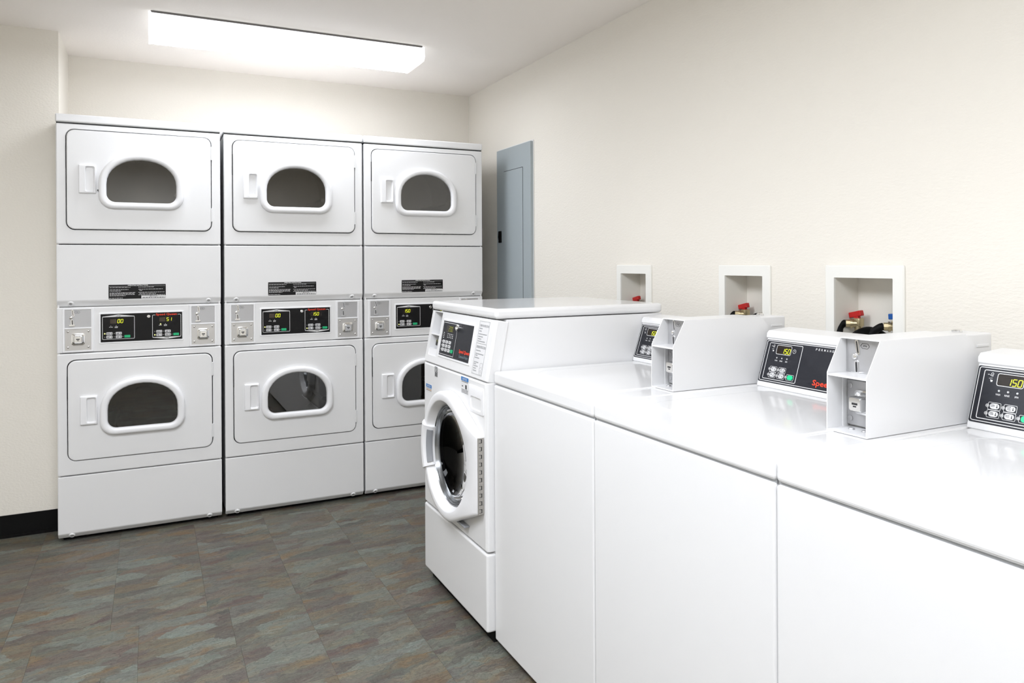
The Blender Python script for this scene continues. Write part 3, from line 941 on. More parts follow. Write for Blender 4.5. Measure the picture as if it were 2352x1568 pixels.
        def f_hand(bm, dzs=dzs):
            a0, a1, b0, b1 = 0.0915, 0.1625, 0.5305 + dzs + 0.0135, 0.6635 + dzs + 0.0135
            if dzs == 0:
                b0 -= 0.0125; b1 -= 0.0125
            loft(bm, FD, [rr(a0, a1, b0, b1, 0.004, 4, 0.0), rr(a0 + 0.001, a1 - 0.001, b0 + 0.001, b1 - 0.001, 0.004, 4, 0.008), rr(a0 + 0.004, a1 - 0.003, b0 + 0.004, b1 - 0.004, 0.004, 4, 0.011),
                          rr(a0 + 0.0265, a1 - 0.005, b0 + 0.008, b1 - 0.007, 0.008, 4, 0.012), rr(a0 + 0.028, a1 - 0.006, b0 + 0.010, b1 - 0.009, 0.008, 4, 0.009), rr(a0 + 0.030, a1 - 0.018, b0 + 0.018, b1 - 0.020, 0.008, 4, -0.010)], False, True)
        obj('door_handle', f_hand, 'plastic_white', dr, 'd_hand' + tg, smooth=25)
        for hz in (zb + 0.384, zb + 0.081):
            obj('door_hinge', lambda bm, hz=hz: (box(bm, F0, 0.6525, 0.6615, hz - 0.033, hz + 0.033, 0.0, 0.0035, 0.001, 2), box(bm, F0, 0.655, 0.659, hz - 0.033, hz + 0.033, 0.0, 0.007, 0.0015, 2)), 'enamel', dr, 'd_hin%s%.3f' % (tg, hz))
        obj('latch_strike', lambda bm, zb=zb: box(bm, F0, 0.0412, 0.0435, zb + 0.285, zb + 0.39, -0.015, 0.0005), 'ink_black', dr, 'd_str' + tg)
        if n == 0 and tg == 'up':
            obj('ring_gap', lambda bm: prism(bm, FD, [(0.1655, 1.6135), (0.1725, 1.6170), (0.1790, 1.5920)], 0.0, 0.004), 'ink_black', dr)
        # drum seen through the window
        zc_ = zb + 0.232

        def f_drum(bm, zc_=zc_):
            nn = 40
            rad = 0.222
            def ring(r_, v):
                return [(0.35 + r_ * math.cos(2 * math.pi * k / nn), v, zc_ + r_ * math.sin(2 * math.pi * k / nn)) for k in range(nn)]
            loft(bm, I4, [ring(0.205, 0.03), ring(rad, 0.045), ring(rad, 0.22), ring(rad - 0.008, 0.225), ring(rad - 0.008, 0.24), ring(rad, 0.245), ring(rad, 0.50), ring(0.12, 0.51), ring(0.10, 0.50)], False, True)
        obj('drum', f_drum, 'drum_steel_lit' if tg == 'up' else 'drum_steel_shaded', D, 'd_drum' + tg, smooth=40)

        for k in range(3):
            def f_baf(bm, zc_=zc_, k=k):
                t = math.radians(20 + 120 * k)
                M = Matrix.Translation((0.35, 0, zc_)) @ Matrix.Rotation(t, 4, 'Y')
                prism(bm, M @ frame((0, 0.06, 0), (1, 0, 0), (0, 0, 1)), [(0.222, -0.03), (0.15, -0.008), (0.15, 0.008), (0.222, 0.03)], -0.43, 0.0, 0.004, 2)
            obj('drum_baffle', f_baf, 'drum_steel_lit' if tg == 'up' else 'drum_steel_shaded', D, 'd_baf%s%d' % (tg, k))
    return D


def flat3(bm, M, pts):
    bm.faces.new([bm.verts.new(M @ Vector(p)) for p in pts])


dryer(0.0, 'white stacked dryer at the left end, lower display reading 51', '00', '51', 0, 2, True, 0)
dryer(0.7125, 'white stacked dryer in the middle of the three, display reading 150 on the right', '00', '150', 0, 2, False, 1)
dryer(1.4185, 'white stacked dryer at the right end, half hidden by the front-load washer', '150', '150', 2, 2, False, 2)


# ------------------------------------------------------------------ top-load washers
TW = 0.6095
TX = 1.407


def top_loader(y0, label, key=''):
    D = thing('top_load_washer', label, 'washing machine', (TX, y0, 0), -math.pi / 2, 'top-load washers along the right wall')
    F0 = front(0)

    def f_cab(bm):
        box(bm, I4, 0.0, TW, 0.012, 0.695, 0.028, 0.866)
    obj('cabinet', f_cab, 'enamel', D, 't_cab')
    obj('base', lambda bm: box(bm, I4, 0.012, TW - 0.012, 0.02, 0.68, 0.0, 0.03), 'toe_black', D, 't_base')
    obj('front_panel', lambda bm: box(bm, F0, 0.0006, TW - 0.0006, 0.0195, 0.8625, -0.02, 0.0, 0.006, 4), 'enamel', D, 't_fp')
    obj('panel_gap', lambda bm: box(bm, F0, 0.002, TW - 0.002, 0.860, 0.870, -0.03, -0.0075), 'ink_grey', D, 't_gap')
    deck = obj('deck', lambda bm: box(bm, I4, 0.0003, TW - 0.0003, -0.001, 0.70, 0.8672, 0.9072, 0.009, 4), 'enamel_deck', D, 't_deck')

    def f_lid(bm):
        M = I4
        z = 0.9072
        a0, a1, b0, b1 = 0.075, 0.505, 0.104, 0.53
        loft(bm, M, [rr(a0, a1, b0, b1, 0.06, 8, z - 0.002), rr(a0, a1, b0, b1, 0.06, 8, z + 0.0012), rr(a0 + 0.002, a1 - 0.002, b0 + 0.002, b1 - 0.002, 0.059, 8, z + 0.0026), rr(a0 + 0.006, a1 - 0.006, b0 + 0.006, b1 - 0.006, 0.056, 8, z + 0.003)], False, True)
    obj('lid', f_lid, 'enamel_deck', D, 't_lid')

    # console
    prof = [(0.560, 0.9074), (0.5615, 0.916), (0.6045, 1.0430), (0.5995, 1.0455), (0.6010, 1.0580), (0.609, 1.0660), (0.69, 1.0720), (0.70, 1.0660), (0.70, 0.9074)]
    con = obj('console', lambda bm: prism(bm, SIDE, prof, -0.0015, 0.4875, 0.0025, 3), 'enamel', D, 't_con')
    # panel plane
    p0 = Vector((0, 0.572, 0.921)); p1 = Vector((0, 0.612, 1.038))
    # keep the panel on the console face
    q0 = Vector((0, 0.5615, 0.916)); q1 = Vector((0, 0.6045, 1.0430))
    bdir = (q1 - q0).normalized()
    PF = frame(tuple(q0 + bdir * 0.0062), (1, 0, 0), tuple(bdir))
    cp = obj('control_panel', lambda bm: loft(bm, PF, [rr(0.001, 0.4855, 0.0, 0.1235, 0.004, 3, 0.0), rr(0.001, 0.4855, 0.0, 0.1235, 0.004, 3, 0.0012)], False, True), 'panel_slate', D, 't_cp')
    c = 0.0018

    def f_print(bm):
        stroke(bm, PF, rr(0.0050, 0.4815, 0.0040, 0.1205, 0.004, 3), 0.0017, c)
        stroke(bm, PF, rr(0.0160, 0.1345, 0.0100, 0.1150, 0.003, 3), 0.0017, c)
        stroke(bm, PF, rr(0.0445, 0.0975, 0.0845, 0.1105, 0.004, 3), 0.0013, c)
        stroke(bm, PF, circ(0.1087, 0.0977, 0.0055, 5), 0.0009, c)
        stroke(bm, PF, [(0.1087, 0.1010), (0.1087, 0.0977), (0.1115, 0.0977)], 0.0009, c, closed=False)
        # faucet-like pictograms
        stroke(bm, PF, [(0.0235, 0.1060), (0.0270, 0.1060)], 0.0012, c, closed=False)
        stroke(bm, PF, circ(0.0330, 0.1080, 0.0024, 3), 0.0009, c)
        stroke(bm, PF, [(0.0280, 0.1060), (0.0310, 0.1035), (0.0345, 0.1030), (0.0345, 0.1050)], 0.0010, c, closed=False)
        stroke(bm, PF, [(0.0270, 0.0975), (0.0345, 0.0990)], 0.0007, c, closed=False)
        flat(bm, PF, [(0.0310, 0.0905), (0.0350, 0.0905), (0.0355, 0.0945), (0.0300, 0.0952), (0.0300, 0.0935), (0.0318, 0.0930)], c)
        for a0, a1, b, s in ((0.0465, 0.0560, 0.0635, 'WASH'), (0.0645, 0.0745, 0.0635, 'RINSE'), (0.0845, 0.0920, 0.0635, 'SPIN')):
            text(bm, PF, s, a0, a1, b, b + 0.0038, c, 0.012)
        for i_, ch in enumerate('PERMANENT'):
            text(bm, PF, ch, 0.1788 + 0.0090 * i_, 0.1788 + 0.0090 * i_ + 0.0048, 0.1088, 0.1148, c, 0.01)
        for (u, b) in [(0.0480, 0.0395), (0.0800, 0.0395), (0.0480, 0.0230), (0.0800, 0.0230), (0.1125, 0.0230)]:
            a0, a1, b0, b1 = u - 0.0120, u + 0.0135, b - 0.0078, b + 0.0078
            pts = rr(a0, a1, b0, b1, 0.002, 2)
            stroke(bm, PF, pts, 0.0008, c)
            stroke(bm, PF, circ(u - 0.0135, b, 0.0032, 3), 0.0008, c + 0.0002)
    obj('panel_print', f_print, 'ink_white', cp, 't_pp')
    obj('brand_lettering', lambda bm: text(bm, PF, 'Speed Queen', 0.1915, 0.335, 0.0095, 0.0295, c, 0.02), 'ink_red', cp, 't_sq')
    for k, (u, b) in enumerate([(0.0495, 0.0395), (0.0815, 0.0395), (0.0495, 0.0230), (0.0815, 0.0230)]):
        obj('button', lambda bm, u=u, b=b: loft(bm, PF, [rr(u - 0.0095, u + 0.0095, b - 0.0058, b + 0.0058, 0.0055, 4, 0.0012), rr(u - 0.0095, u + 0.0095, b - 0.0058, b + 0.0058, 0.0055, 4, 0.0026)], False, True), 'button_white', cp, 't_bt%d' % k)
    lab(obj('start_button', lambda bm: loft(bm, PF, [rr(0.1045, 0.1235, 0.0168, 0.0294, 0.005, 4, 0.0012), rr(0.1045, 0.1235, 0.0168, 0.0294, 0.005, 4, 0.0028)], False, True), 'button_green_pale', cp, 't_gb'), 'green start button')

    def f_small(bm):
        cc = 0.0030
        for (u, b, ss) in ((0.0495, 0.0395, ('NORMAL', 'HOT')), (0.0815, 0.0395, ('PERM', 'PRESS', 'WARM')), (0.0495, 0.0230, ('NORMAL', 'WARM')), (0.0815, 0.0230, ('DELICATE', 'COLD'))):
            for i, s in enumerate(ss):
                bb = b + 0.0012 - i * 0.0030 + (0.0015 if len(ss) == 3 else 0)
                text(bm, PF, s, u - 0.0075, u + 0.0005, bb, bb + 0.0021, cc, 0.01)
            disc(bm, PF, u + 0.0052, b - 0.0018, 0.0014, cc - 0.0003, cc + 0.0001, 8)
            rect(bm, PF, u + 0.0046, u + 0.0058, b - 0.0015, b + 0.0035, cc)
    obj('button_print', f_small, 'ink_black', cp, 't_bp')
    obj('display_window', lambda bm: flat3(bm, PF, rr(0.0452, 0.0968, 0.0852, 0.1098, 0.003, 3, 0.0015)), 'display_dark', cp, 't_dw')
    obj('display_digits', lambda bm: digits(bm, PF, '150', 0.0935, 0.0875, 0.0140, 0.0021, 0.0108), 'digit_yellow', cp, 't_dd')
    obj('indicator_lights', lambda bm: [disc(bm, PF, a, b, r, 0.0012, 0.0022, 10) for a, b, r in ((0.0520, 0.0735, 0.0022), (0.0703, 0.0735, 0.0022), (0.0887, 0.0735, 0.0022), (0.0345, 0.0395, 0.0019), (0.0665, 0.0395, 0.0019), (0.0345, 0.0230, 0.0019), (0.0665, 0.0230, 0.0019), (0.0990, 0.0230, 0.0019))], 'led_off', cp, 't_led')

    # coin box
    u0, u1 = 0.4885, 0.5860
    z0 = 0.9084
    side = [(0.275, z0), (0.2765, 1.031), (0.318, 1.1035), (0.585, 1.1045), (0.605, 1.100), (0.622, 1.086), (0.634, 1.066), (0.640, 1.045), (0.640, z0)]

    def f_sleeve(bm):
        prism(bm, SIDE, side, u0, u0 + 0.0018)
        prism(bm, SIDE, side, u1 - 0.0018, u1)
        box(bm, I4, u0 + 0.001, u1 - 0.001, 0.318, 0.60, 1.1018, 1.1042)
        box(bm, I4, u0 + 0.0018, u1 - 0.0018, 0.2765, 0.345, 1.0245, 1.0285, 0.0008, 1)        # shelf
        box(bm, I4, u0 + 0.0018, u1 - 0.0018, 0.2755, 0.352, z0, z0 + 0.003)                   # sill
        box(bm, I4, u0 + 0.0018, u0 + 0.0032, 0.322, 0.334, z0 + 0.003, 1.0245)                # inner flange
        box(bm, I4, u0 + 0.0018, u1 - 0.0018, 0.345, 0.349, z0, 1.102)                         # blind back
    cb = obj('coin_box', f_sleeve, 'enamel', D, 't_cb')
    obj('coin_box_rear', lambda bm: (box(bm, I4, u0 + 0.004, u1 - 0.012, 0.56, 0.713, z0, 1.1015, 0.004, 3), box(bm, I4, u1 - 0.0135, u1 - 0.010, 0.655, 0.700, 1.071, 1.077, 0.001, 2)), 'enamel', cb, 't_cbr')
    obj('coin_plate', lambda bm: box(bm, I4, u0 + 0.0025, u1 - 0.002, 0.3345, 0.338, 1.0285, 1.1015), 'steel_plate', cb, 't_cpl')
    obj('lock_plate', lambda bm: box(bm, I4, u0 + 0.0035, u1 - 0.002, 0.3345, 0.338, 0.9165, 1.0115), 'steel_plate', cb, 't_lpl')
    FP = front(0.3345)
    coin_slot(cb, FP @ Matrix.Translation((0.5115, 1.0630, 0.0)), 0.98, 't_cs')
    coin_lock(cb, FP @ Matrix.Translation((0.5375, 0.9675, 0.0)), 0.95, 0.034, 't_cl')
    for a in (0.5000, 0.574):
        for b in (0.930, 1.000):
            obj('rivet', lambda bm, a=a, b=b: disc(bm, FP, a, b, 0.0062, 0.0, 0.0012, 14, 0.0008), 'steel_plate', cb, 't_rv%.3f%.3f' % (a, b), smooth=40)
    for a in (0.520, 0.552):
        obj('rivet', lambda bm, a=a: disc(bm, frame((0, 0, z0 + 0.003), (1, 0, 0), (0, 1, 0)), a, 0.313, 0.0065, 0.0, 0.0015, 14, 0.003), 'steel_plate', cb, 't_rvs%.3f' % a, smooth=40)
    obj('top_lock', lambda bm: disc(bm, frame((0, 0, 1.1015), (1, 0, 0), (0, 1, 0)), 0.530, 0.655, 0.011, 0.0, 0.005, 18, 0.003), 'chrome', cb, 't_tl', smooth=40)
    return D


top_loader(-1.6875, 'white top-load washer right next to the front-load washer')
top_loader(-2.2985, 'white top-load washer in the middle of the row of three')
top_loader(-2.9095, 'white top-load washer nearest the camera, cut off by the right edge')


# ------------------------------------------------------------------ front-load washer
def front_loader():
    D = thing('front_load_washer', 'white front-load washer with round black glass door', 'washing machine', (1.38, -1.068, 0), -math.pi / 2)
    w = 0.616
    F0 = front(0)

    def f_cab(bm):
        box(bm, I4, 0.004, 0.012, 0.03, 0.722, 0.05, 0.90)
        box(bm, I4, w - 0.012, w - 0.004, 0.03, 0.722, 0.05, 0.90)
        box(bm, I4, 0.012, w - 0.012, 0.714, 0.722, 0.05, 0.90)
        box(bm, I4, 0.012, w - 0.012, 0.03, 0.714, 0.05, 0.06)
        prism(bm, SIDE, [(0.048, 0.89), (0.079, 1.0765), (0.722, 1.0765), (0.722, 0.89)], 0.002, w - 0.002)
    obj('cabinet', f_cab, 'enamel', D)
    obj('base', lambda bm: box(bm, I4, 0.012, w - 0.012, 0.03, 0.70, 0.0, 0.055), 'toe_black', D)
    obj('top_lid', lambda bm: box(bm, I4, -0.001, w + 0.001, 0.036, 0.726, 1.079, 1.1135, 0.012, 4), 'enamel_deck', D)
    obj('base_panel', lambda bm: box(bm, F0, 0.0, w, 0.040, 0.3005, -0.05, 0.0, 0.008, 4), 'enamel', D)
    U, Z = 0.3135, 0.5640        # door centre
    n_ = 9

    def f_fp(bm):
        z0, z1 = 0.3065, 0.8685
        loft(bm, F0, [rr(0, w, z0, z1, 0.004, n_, -0.05), rr(0, w, z0, z1, 0.004, n_, -0.010), rr(0.002, w - 0.002, z0 + 0.001, z1 - 0.001, 0.004, n_, -0.004), rr(0.010, w - 0.010, z0 + 0.006, z1 - 0.006, 0.004, n_, 0.0),
                      circ(U, Z, 0.182, n_, 0.0), circ(U, Z, 0.180, n_, -0.03)])
    fp = obj('front_panel', f_fp, 'enamel', D)
    # console (slanted)
    o0 = Vector((0, 0.0, 0.872)); o1 = Vector((0, 0.039, 1.077)); bd = (o1 - o0).normalized()
    KF = frame(tuple(o0), (1, 0, 0), tuple(bd))
    # recess opening for the coin mechanism: console built as a lofted plate with a hole
    CA0, CA1, CB0, CB1 = 0.034, 0.123, 0.030, 0.2035

    def f_con(bm):
        L = 0.2085
        lp = [rr(0.0, w, 0.0, L, 0.003, 3, -0.045), rr(0.0, w, 0.0, L, 0.003, 3, -0.008), rr(0.002, w - 0.002, 0.001, L - 0.001, 0.003, 3, -0.003), rr(0.008, w - 0.008, 0.004, L - 0.003, 0.003, 3, 0.0),
              rr(CA0, CA1, CB0, CB1, 0.002, 3, 0.0), rr(CA0 + 0.0005, CA1 - 0.0005, CB0 + 0.0005, CB1 - 0.0005, 0.002, 3, -0.040)]
        loft(bm, KF, lp)
    con = obj('console', f_con, 'enamel', D)

    def f_coinwell(bm):
        box(bm, KF, CA0 - 0.002, CA1 + 0.002, CB0 - 0.002, CB1 + 0.001, -0.044, -0.040)
        box(bm, KF, CA0, CA1, 0.112, 0.118, -0.040, 0.0005)
        box(bm, KF, CA0, CA1, CB0, CB0 + 0.028, -0.040, -0.004)
    obj('coin_recess', f_coinwell, 'plastic_white', con)
    obj('coin_plate', lambda bm: box(bm, KF, CA0 + 0.001, CA1 - 0.001, 0.1185, CB1 - 0.001, -0.0400, -0.0380), 'steel_plate', con)
    obj('lock_plate', lambda bm: box(bm, KF, CA0 + 0.001, CA1 - 0.001, CB0 + 0.030, 0.1115, -0.0400, -0.0380), 'steel_plate', con)
    coin_slot(con, KF @ Matrix.Translation((0.062, 0.160, -0.038)), 0.98, 'f_cs')
    coin_lock(con, KF @ Matrix.Translation((0.080, 0.083, -0.038)), 0.8, 0.026, 'f_cl')

    def f_bez(bm):
        loft(bm, KF, [rr(0.146, 0.462, 0.034, 0.183, 0.004, 3, 0.0), rr(0.148, 0.460, 0.036, 0.181, 0.004, 3, 0.003), rr(0.1545, 0.4525, 0.042, 0.175, 0.002, 3, 0.003), rr(0.155, 0.452, 0.0425, 0.1745, 0.002, 3, 0.0015)])
    obj('panel_bezel', f_bez, 'plastic_white', con)
    cp = obj('control_panel', lambda bm: box(bm, KF, 0.155, 0.452, 0.0425, 0.1745, 0.0, 0.0022), 'panel_slate', D)
    c = 0.0028

    def f_print(bm):
        rng = random.Random(12)
        stroke(bm, KF, [(0.303, 0.150), (0.304, 0.0485), (0.1605, 0.0485), (0.1605, 0.1690), (0.301, 0.1690), (0.303, 0.166)], 0.0018, c, closed=False)
        for r in range(3):
            for k in range(4):
                words(bm, KF, 0.216 + 0.016 * k, 0.224 + 0.016 * k, 0.1265 - r * 0.0065, 0.0030, c, rng, 0.001)
        for r in range(4):
            words(bm, KF, 0.174, 0.184, 0.1285 - r * 0.0065, 0.0028, c, rng, 0.001)
        for r in range(3):
            words(bm, KF, 0.168, 0.176, 0.0960 - r * 0.0152, 0.0025, c, rng, 0.001)
    obj('panel_print', f_print, 'ink_white', cp)
    obj('brand_lettering', lambda bm: text(bm, KF, 'Speed Queen', 0.352, 0.448, 0.0660, 0.0825, c, 0.028), 'ink_red', cp)
    obj('model_lettering', lambda bm: text(bm, KF, 'Commercial Washer', 0.358, 0.441, 0.0530, 0.0635, c, 0.01), 'ink_teal', cp)
    for r in range(3):
        for k in range(3):
            a, b = 0.190 + 0.031 * k, 0.0965 - r * 0.0152
            obj('button', lambda bm, a=a, b=b: loft(bm, KF, [rr(a - 0.0105, a + 0.0105, b - 0.0058, b + 0.0058, 0.002, 2, 0.002), rr(a - 0.0105, a + 0.0105, b - 0.0058, b + 0.0058, 0.002, 2, 0.0042)], False, True), 'button_white', cp)
    lab(obj('start_button', lambda bm: loft(bm, KF, [rr(0.271, 0.293, 0.060, 0.0725, 0.002, 2, 0.002), rr(0.271, 0.293, 0.060, 0.0725, 0.002, 2, 0.0044)], False, True), 'button_green', cp), 'green start button')
    obj('button_marks', lambda bm: [rect(bm, KF, 0.186 + 0.031 * k, 0.194 + 0.031 * k, 0.0950 - r * 0.0152, 0.0980 - r * 0.0152, 0.0046) for k in range(3) for r in range(3)], 'ink_black', cp)
    obj('display_window', lambda bm: rect(bm, KF, 0.196, 0.272, 0.1355, 0.1595, c), 'display_dark', cp)
    obj('display_digits', lambda bm: digits(bm, KF, '200', 0.258, 0.1385, 0.0175, c + 0.0006), 'digit_dim', cp)

    def f_key(bm):
        loft(bm, KF, [circ(0.3125, 0.1575, 0.0125, 5, 0.002), circ(0.3125, 0.1575, 0.0120, 5, 0.010), circ(0.3125, 0.1575, 0.0095, 5, 0.012), circ(0.3125, 0.1575, 0.0085, 5, 0.009)], False, True)
    obj('key_lock', f_key, 'chrome', cp, smooth=40)

    # instruction sticker
    sl = obj('instruction_label', lambda bm: box(bm, KF, 0.489, 0.576, 0.014, 0.199, 0.0, 0.0008), 'print_label', con)

    def f_sp(bm):
        rng = random.Random(3)
        cc = 0.0013
        stroke(bm, KF, [(0.491, 0.016), (0.574, 0.016), (0.574, 0.197), (0.491, 0.197)], 0.0012, cc)
        stroke(bm, KF, [(0.491, 0.1205), (0.574, 0.1205)], 0.0016, cc, closed=False)
        text(bm, KF, 'OPERATING INSTRUCTIONS', 0.497, 0.571, 0.178, 0.186, cc, 0.012)
        text(bm, KF, 'DISPENSER INSTRUCTIONS', 0.497, 0.571, 0.104, 0.113, cc, 0.012)
        for a1, b in ((0.522, 0.170), (0.518, 0.161), (0.564, 0.151), (0.534, 0.142), (0.524, 0.134), (0.557, 0.126), (0.536, 0.094), (0.566, 0.083), (0.518, 0.077), (0.533, 0.069), (0.535, 0.054), (0.515, 0.048), (0.533, 0.041), (0.522, 0.033), (0.524, 0.025)):
            words(bm, KF, 0.497, a1, b, 0.0034, cc, rng, 0.0015)
        stroke(bm, KF, rr(0.548, 0.570, 0.020, 0.056, 0.003, 2), 0.0008, cc)
        stroke(bm, KF, [(0.550, 0.038), (0.562, 0.044), (0.568, 0.036)], 0.0008, cc, closed=False)
        stroke(bm, KF, circ(0.559, 0.029, 0.004, 3), 0.0008, cc)
    obj('label_print', f_sp, 'ink_grey', con)

    # stickers on the front sheet
    obj('notice_sticker', lambda bm: box(bm, F0, 0.030, 0.094, 0.752, 0.785, 0.0, 0.0004), 'print_label', fp)
    obj('notice_sticker', lambda bm: box(bm, F0, 0.402, 0.468, 0.805, 0.8645, 0.0, 0.0004), 'print_label', fp)

    obj('notice_banner', lambda bm: rect(bm, F0, 0.030, 0.094, 0.7715, 0.785, 0.0009), 'ink_blue', fp)
    obj('notice_banner', lambda bm: rect(bm, F0, 0.402, 0.468, 0.8505, 0.8640, 0.0009), 'ink_blue', fp)
    obj('notice_lettering', lambda bm: (text(bm, F0, 'NOTICE', 0.042, 0.082, 0.7745, 0.7820, 0.0013, 0.015), text(bm, F0, 'NOTICE', 0.416, 0.455, 0.8535, 0.8610, 0.0013, 0.015)), 'ink_white', fp)

    def f_nt(bm):
        rng = random.Random(2)
        for b in (0.7665, 0.7595):
            words(bm, F0, 0.032, 0.092, b, 0.0018, 0.0009, rng)
        for b in (0.8465, 0.818, 0.813, 0.808):
            words(bm, F0, 0.406, 0.464, b, 0.0020, 0.0009, rng)
        rect(bm, F0, 0.409, 0.418, 0.829, 0.833, 0.0009); rect(bm, F0, 0.440, 0.452, 0.823, 0.838, 0.0009)
        # black compliance mark above the far notice
        stroke(bm, F0, rr(0.131, 0.160, 0.842, 0.8635, 0.002, 2), 0.0024, 0.0009)
        stroke(bm, F0, circ(0.1455, 0.8527, 0.0065, 4), 0.0030, 0.0009)
        for k in range(4):
            rect(bm, F0, 0.131 + 0.0078 * k, 0.1355 + 0.0078 * k, 0.8265, 0.8400, 0.0009)
    obj('sticker_print', f_nt, 'ink_black', fp)
    obj('sticker_stripe', lambda bm: rect(bm, F0, 0.032, 0.092, 0.7625, 0.7640, 0.0009), 'ink_orange', fp)

    # soap dispenser drawer
    def f_disp(bm):
        a0, a1, b0, b1 = 0.474, 0.601, 0.7555, 0.8480
        loft(bm, F0, [rr(a0, a1, b0, b1, 0.006, 4, 0.0), rr(a0 + 0.001, a1 - 0.001, b0 + 0.001, b1 - 0.001, 0.006, 4, 0.003), rr(a0 + 0.004, a1 - 0.003, b0 + 0.004, b1 - 0.003, 0.006, 4, 0.004),
                      rr(0.490, 0.584, 0.7665, 0.8110, 0.012, 4, 0.004), rr(0.492, 0.582, 0.769, 0.8090, 0.012, 4, 0.001), rr(0.496, 0.578, 0.778, 0.8060, 0.010, 4, -0.024)], False, True)
    obj('soap_drawer', f_disp, 'plastic_white', D, smooth=25)

    # door: circle joined by tangents to the straight hinge edge
    HU, HZ0, HZ1 = 0.5945, 0.4300, 0.6860
    RO = 0.2330
    pts = [(U + RO * math.cos(2 * math.pi * k / 180), Z + RO * math.sin(2 * math.pi * k / 180)) for k in range(180)] + [(HU, HZ0), (HU, HZ1)]

    def hull(P_):
        P_ = sorted(P_)
        def half(it):
            h = []
            for p in it:
                while len(h) > 1 and (h[-1][0] - h[-2][0]) * (p[1] - h[-2][1]) - (h[-1][1] - h[-2][1]) * (p[0] - h[-2][0]) <= 0:
                    h.pop()
                h.append(p)
            return h
        lo = half(P_); up = half(reversed(P_))
        return lo[:-1] + up[:-1]
    H = hull(pts)
    K = 120
    angs = [2 * math.pi * k / K for k in range(K)]
    for t_ in (math.atan2(HZ0 - Z, HU - U) % (2 * math.pi), math.atan2(HZ1 - Z, HU - U)):
        j = min(range(K), key=lambda i: abs(angs[i] - t_)); angs[j] = t_

    def cast(t, inset=0.0):
        d = (math.cos(t), math.sin(t))
        best = 0
        for i in range(len(H)):
            p, q = H[i], H[(i + 1) % len(H)]
            ex, ey = q[0] - p[0], q[1] - p[1]
            den = d[0] * ey - d[1] * ex
            if abs(den) < 1e-12:
                continue
            s = ((p[0] - U) * ey - (p[1] - Z) * ex) / den
            m = ((p[0] - U) * d[1] - (p[1] - Z) * d[0]) / den
            if s > 0 and -1e-6 <= m <= 1 + 1e-6:
                best = max(best, s)
        return best - inset
    base_r = [cast(t) for t in angs]

    def outl(inset, c):
        r = []
        for t, R0 in zip(angs, base_r):
            q = R0 - inset
            a, b = U + q * math.cos(t), Z + q * math.sin(t)
            s = max(0.0, min(1.0, (a - 0.47) / 0.12))
            r.append((a, b, c * (1 - 0.45 * s * s) if c > 0 else c))
        return r

    def ring(R, c):
        return [(U + R * math.cos(t), Z + R * math.sin(t), c - (0.010 * max(0, math.cos(t)) ** 3 if c > 0.03 else 0)) for t in angs]

    def f_door(bm):
        loft(bm, F0, [outl(0.0, 0.001), outl(0.0, 0.028), outl(0.002, 0.033), outl(0.007, 0.0365), outl(0.014, 0.038), ring(0.2015, 0.0385), ring(0.1985, 0.0370), ring(0.1960, 0.032), ring(0.184, 0.004), ring(0.178, -0.004)])
    dr = obj('door', f_door, 'plastic_white', D, smooth=40)

    def f_trim(bm):
        loft(bm, F0, [ring(0.1835, 0.003), ring(0.1825, 0.008), ring(0.1800, 0.009), ring(0.1780, 0.004), ring(0.1765, 0.006), ring(0.1745, 0.006), ring(0.173, 0.000), ring(0.171, 0.001), ring(0.169, -0.006), ring(0.168, -0.012)])
    obj('glass_trim', f_trim, 'trim_metal', dr, smooth=40)

    def f_gl(bm):
        lp = [ring(0.1705 * math.cos(math.radians(a)), -0.004 - 0.075 * math.sin(math.radians(a))) for a in (0, 12, 25, 40, 55, 70, 82)]
        loft(bm, F0, lp, False, True)
    obj('door_glass', f_gl, 'porthole_glass', dr, smooth=60)

    def f_drum(bm):
        def rg(R, v):
            return [(U + R * math.cos(2 * math.pi * k / 40), v, Z + R * math.sin(2 * math.pi * k / 40)) for k in range(40)]
        loft(bm, I4, [rg(0.182, 0.03), rg(0.182, 0.10), rg(0.23, 0.10), rg(0.23, 0.50), rg(0.02, 0.52)], False, True)
    obj('drum', f_drum, 'drum_steel_shaded', D, smooth=40)

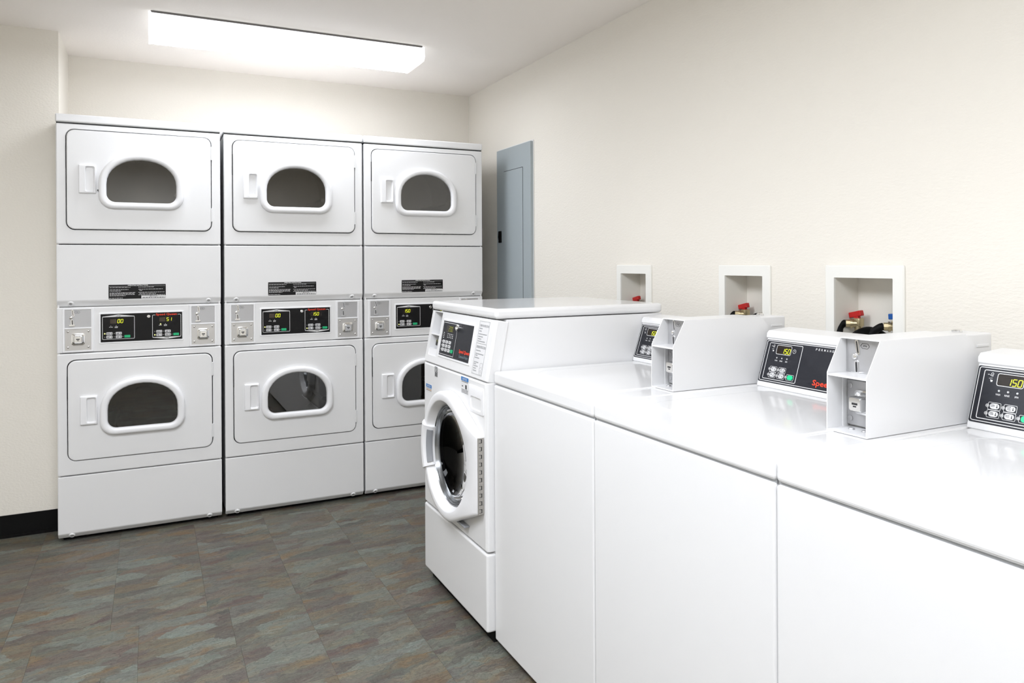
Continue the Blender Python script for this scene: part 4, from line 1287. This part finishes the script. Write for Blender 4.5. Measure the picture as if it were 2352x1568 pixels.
    # pull handle on the far side of the door ring
    def f_hd(bm):
        t0, t1 = math.radians(180 - 23), math.radians(180 + 25)
        n = 14
        loops = []
        for k in range(n + 1):
            t = t0 + (t1 - t0) * k / n
            ct, st = math.cos(t), math.sin(t)
            prof = [(0.176, 0.006), (0.1765, 0.020), (0.186, 0.034), (0.196, 0.047), (0.206, 0.050), (0.222, 0.046), (0.234, 0.036), (0.236, 0.014), (0.236, 0.006)]
            loops.append([(U + r * ct, Z + r * st, c_) for r, c_ in prof])
        loft(bm, F0, loops, True, True)
    hd = obj('door_handle', f_hd, 'plastic_white', dr, smooth=35)

    def f_hp(bm):
        t0, t1 = math.radians(180 - 19), math.radians(180 + 21)
        n = 12
        loops = []
        for k in range(n + 1):
            t = t0 + (t1 - t0) * k / n
            ct, st = math.cos(t), math.sin(t)
            prof = [(0.1758, 0.016), (0.1775, 0.0255), (0.186, 0.0370), (0.1835, 0.0385), (0.1745, 0.0265), (0.1735, 0.016)]
            loops.append([(U + r * ct, Z + r * st, c_) for r, c_ in prof])
        loft(bm, F0, loops, True, True)
    lab(obj('handle_grip', f_hp, 'gasket_grey', dr, smooth=35), 'grey inner grip of the door handle')
    # hinge
    HM = frame((HU + 0.0002, 0, 0), (0, 1, 0), (0, 0, 1))     # a = depth, b = up, c = right

    def f_hinge(bm):
        box(bm, HM, -0.0205, -0.0005, HZ0 + 0.001, HZ1 - 0.001, 0.0, 0.0025, 0.0006, 1)
        tube(bm, [(HU + 0.002, -0.0205, HZ0 + 0.001), (HU + 0.002, -0.0205, Z), (HU + 0.002, -0.0205, HZ1 - 0.001)], 0.0026, 8)
    hg = obj('door_hinge', f_hinge, 'hinge_steel', dr)

    def f_hn(bm):
        for k in range(10):
            b = HZ0 + 0.006 + k * 0.0258
            rect(bm, HM, -0.0105, -0.0075, b, b + 0.013, 0.0031)
            rect(bm, HM, -0.0200, -0.0105, b + 0.0118, b + 0.0130, 0.0031)
            rect(bm, HM, -0.0200, -0.0105, b, b + 0.0012, 0.0031)
    obj('hinge_gaps', f_hn, 'ink_black', dr)
    obj('door_lock_cover', lambda bm: box(bm, F0, 0.40, 0.47, 0.345, 0.352, 0.0, 0.02, 0.002, 2), 'gasket_grey', dr)


front_loader()
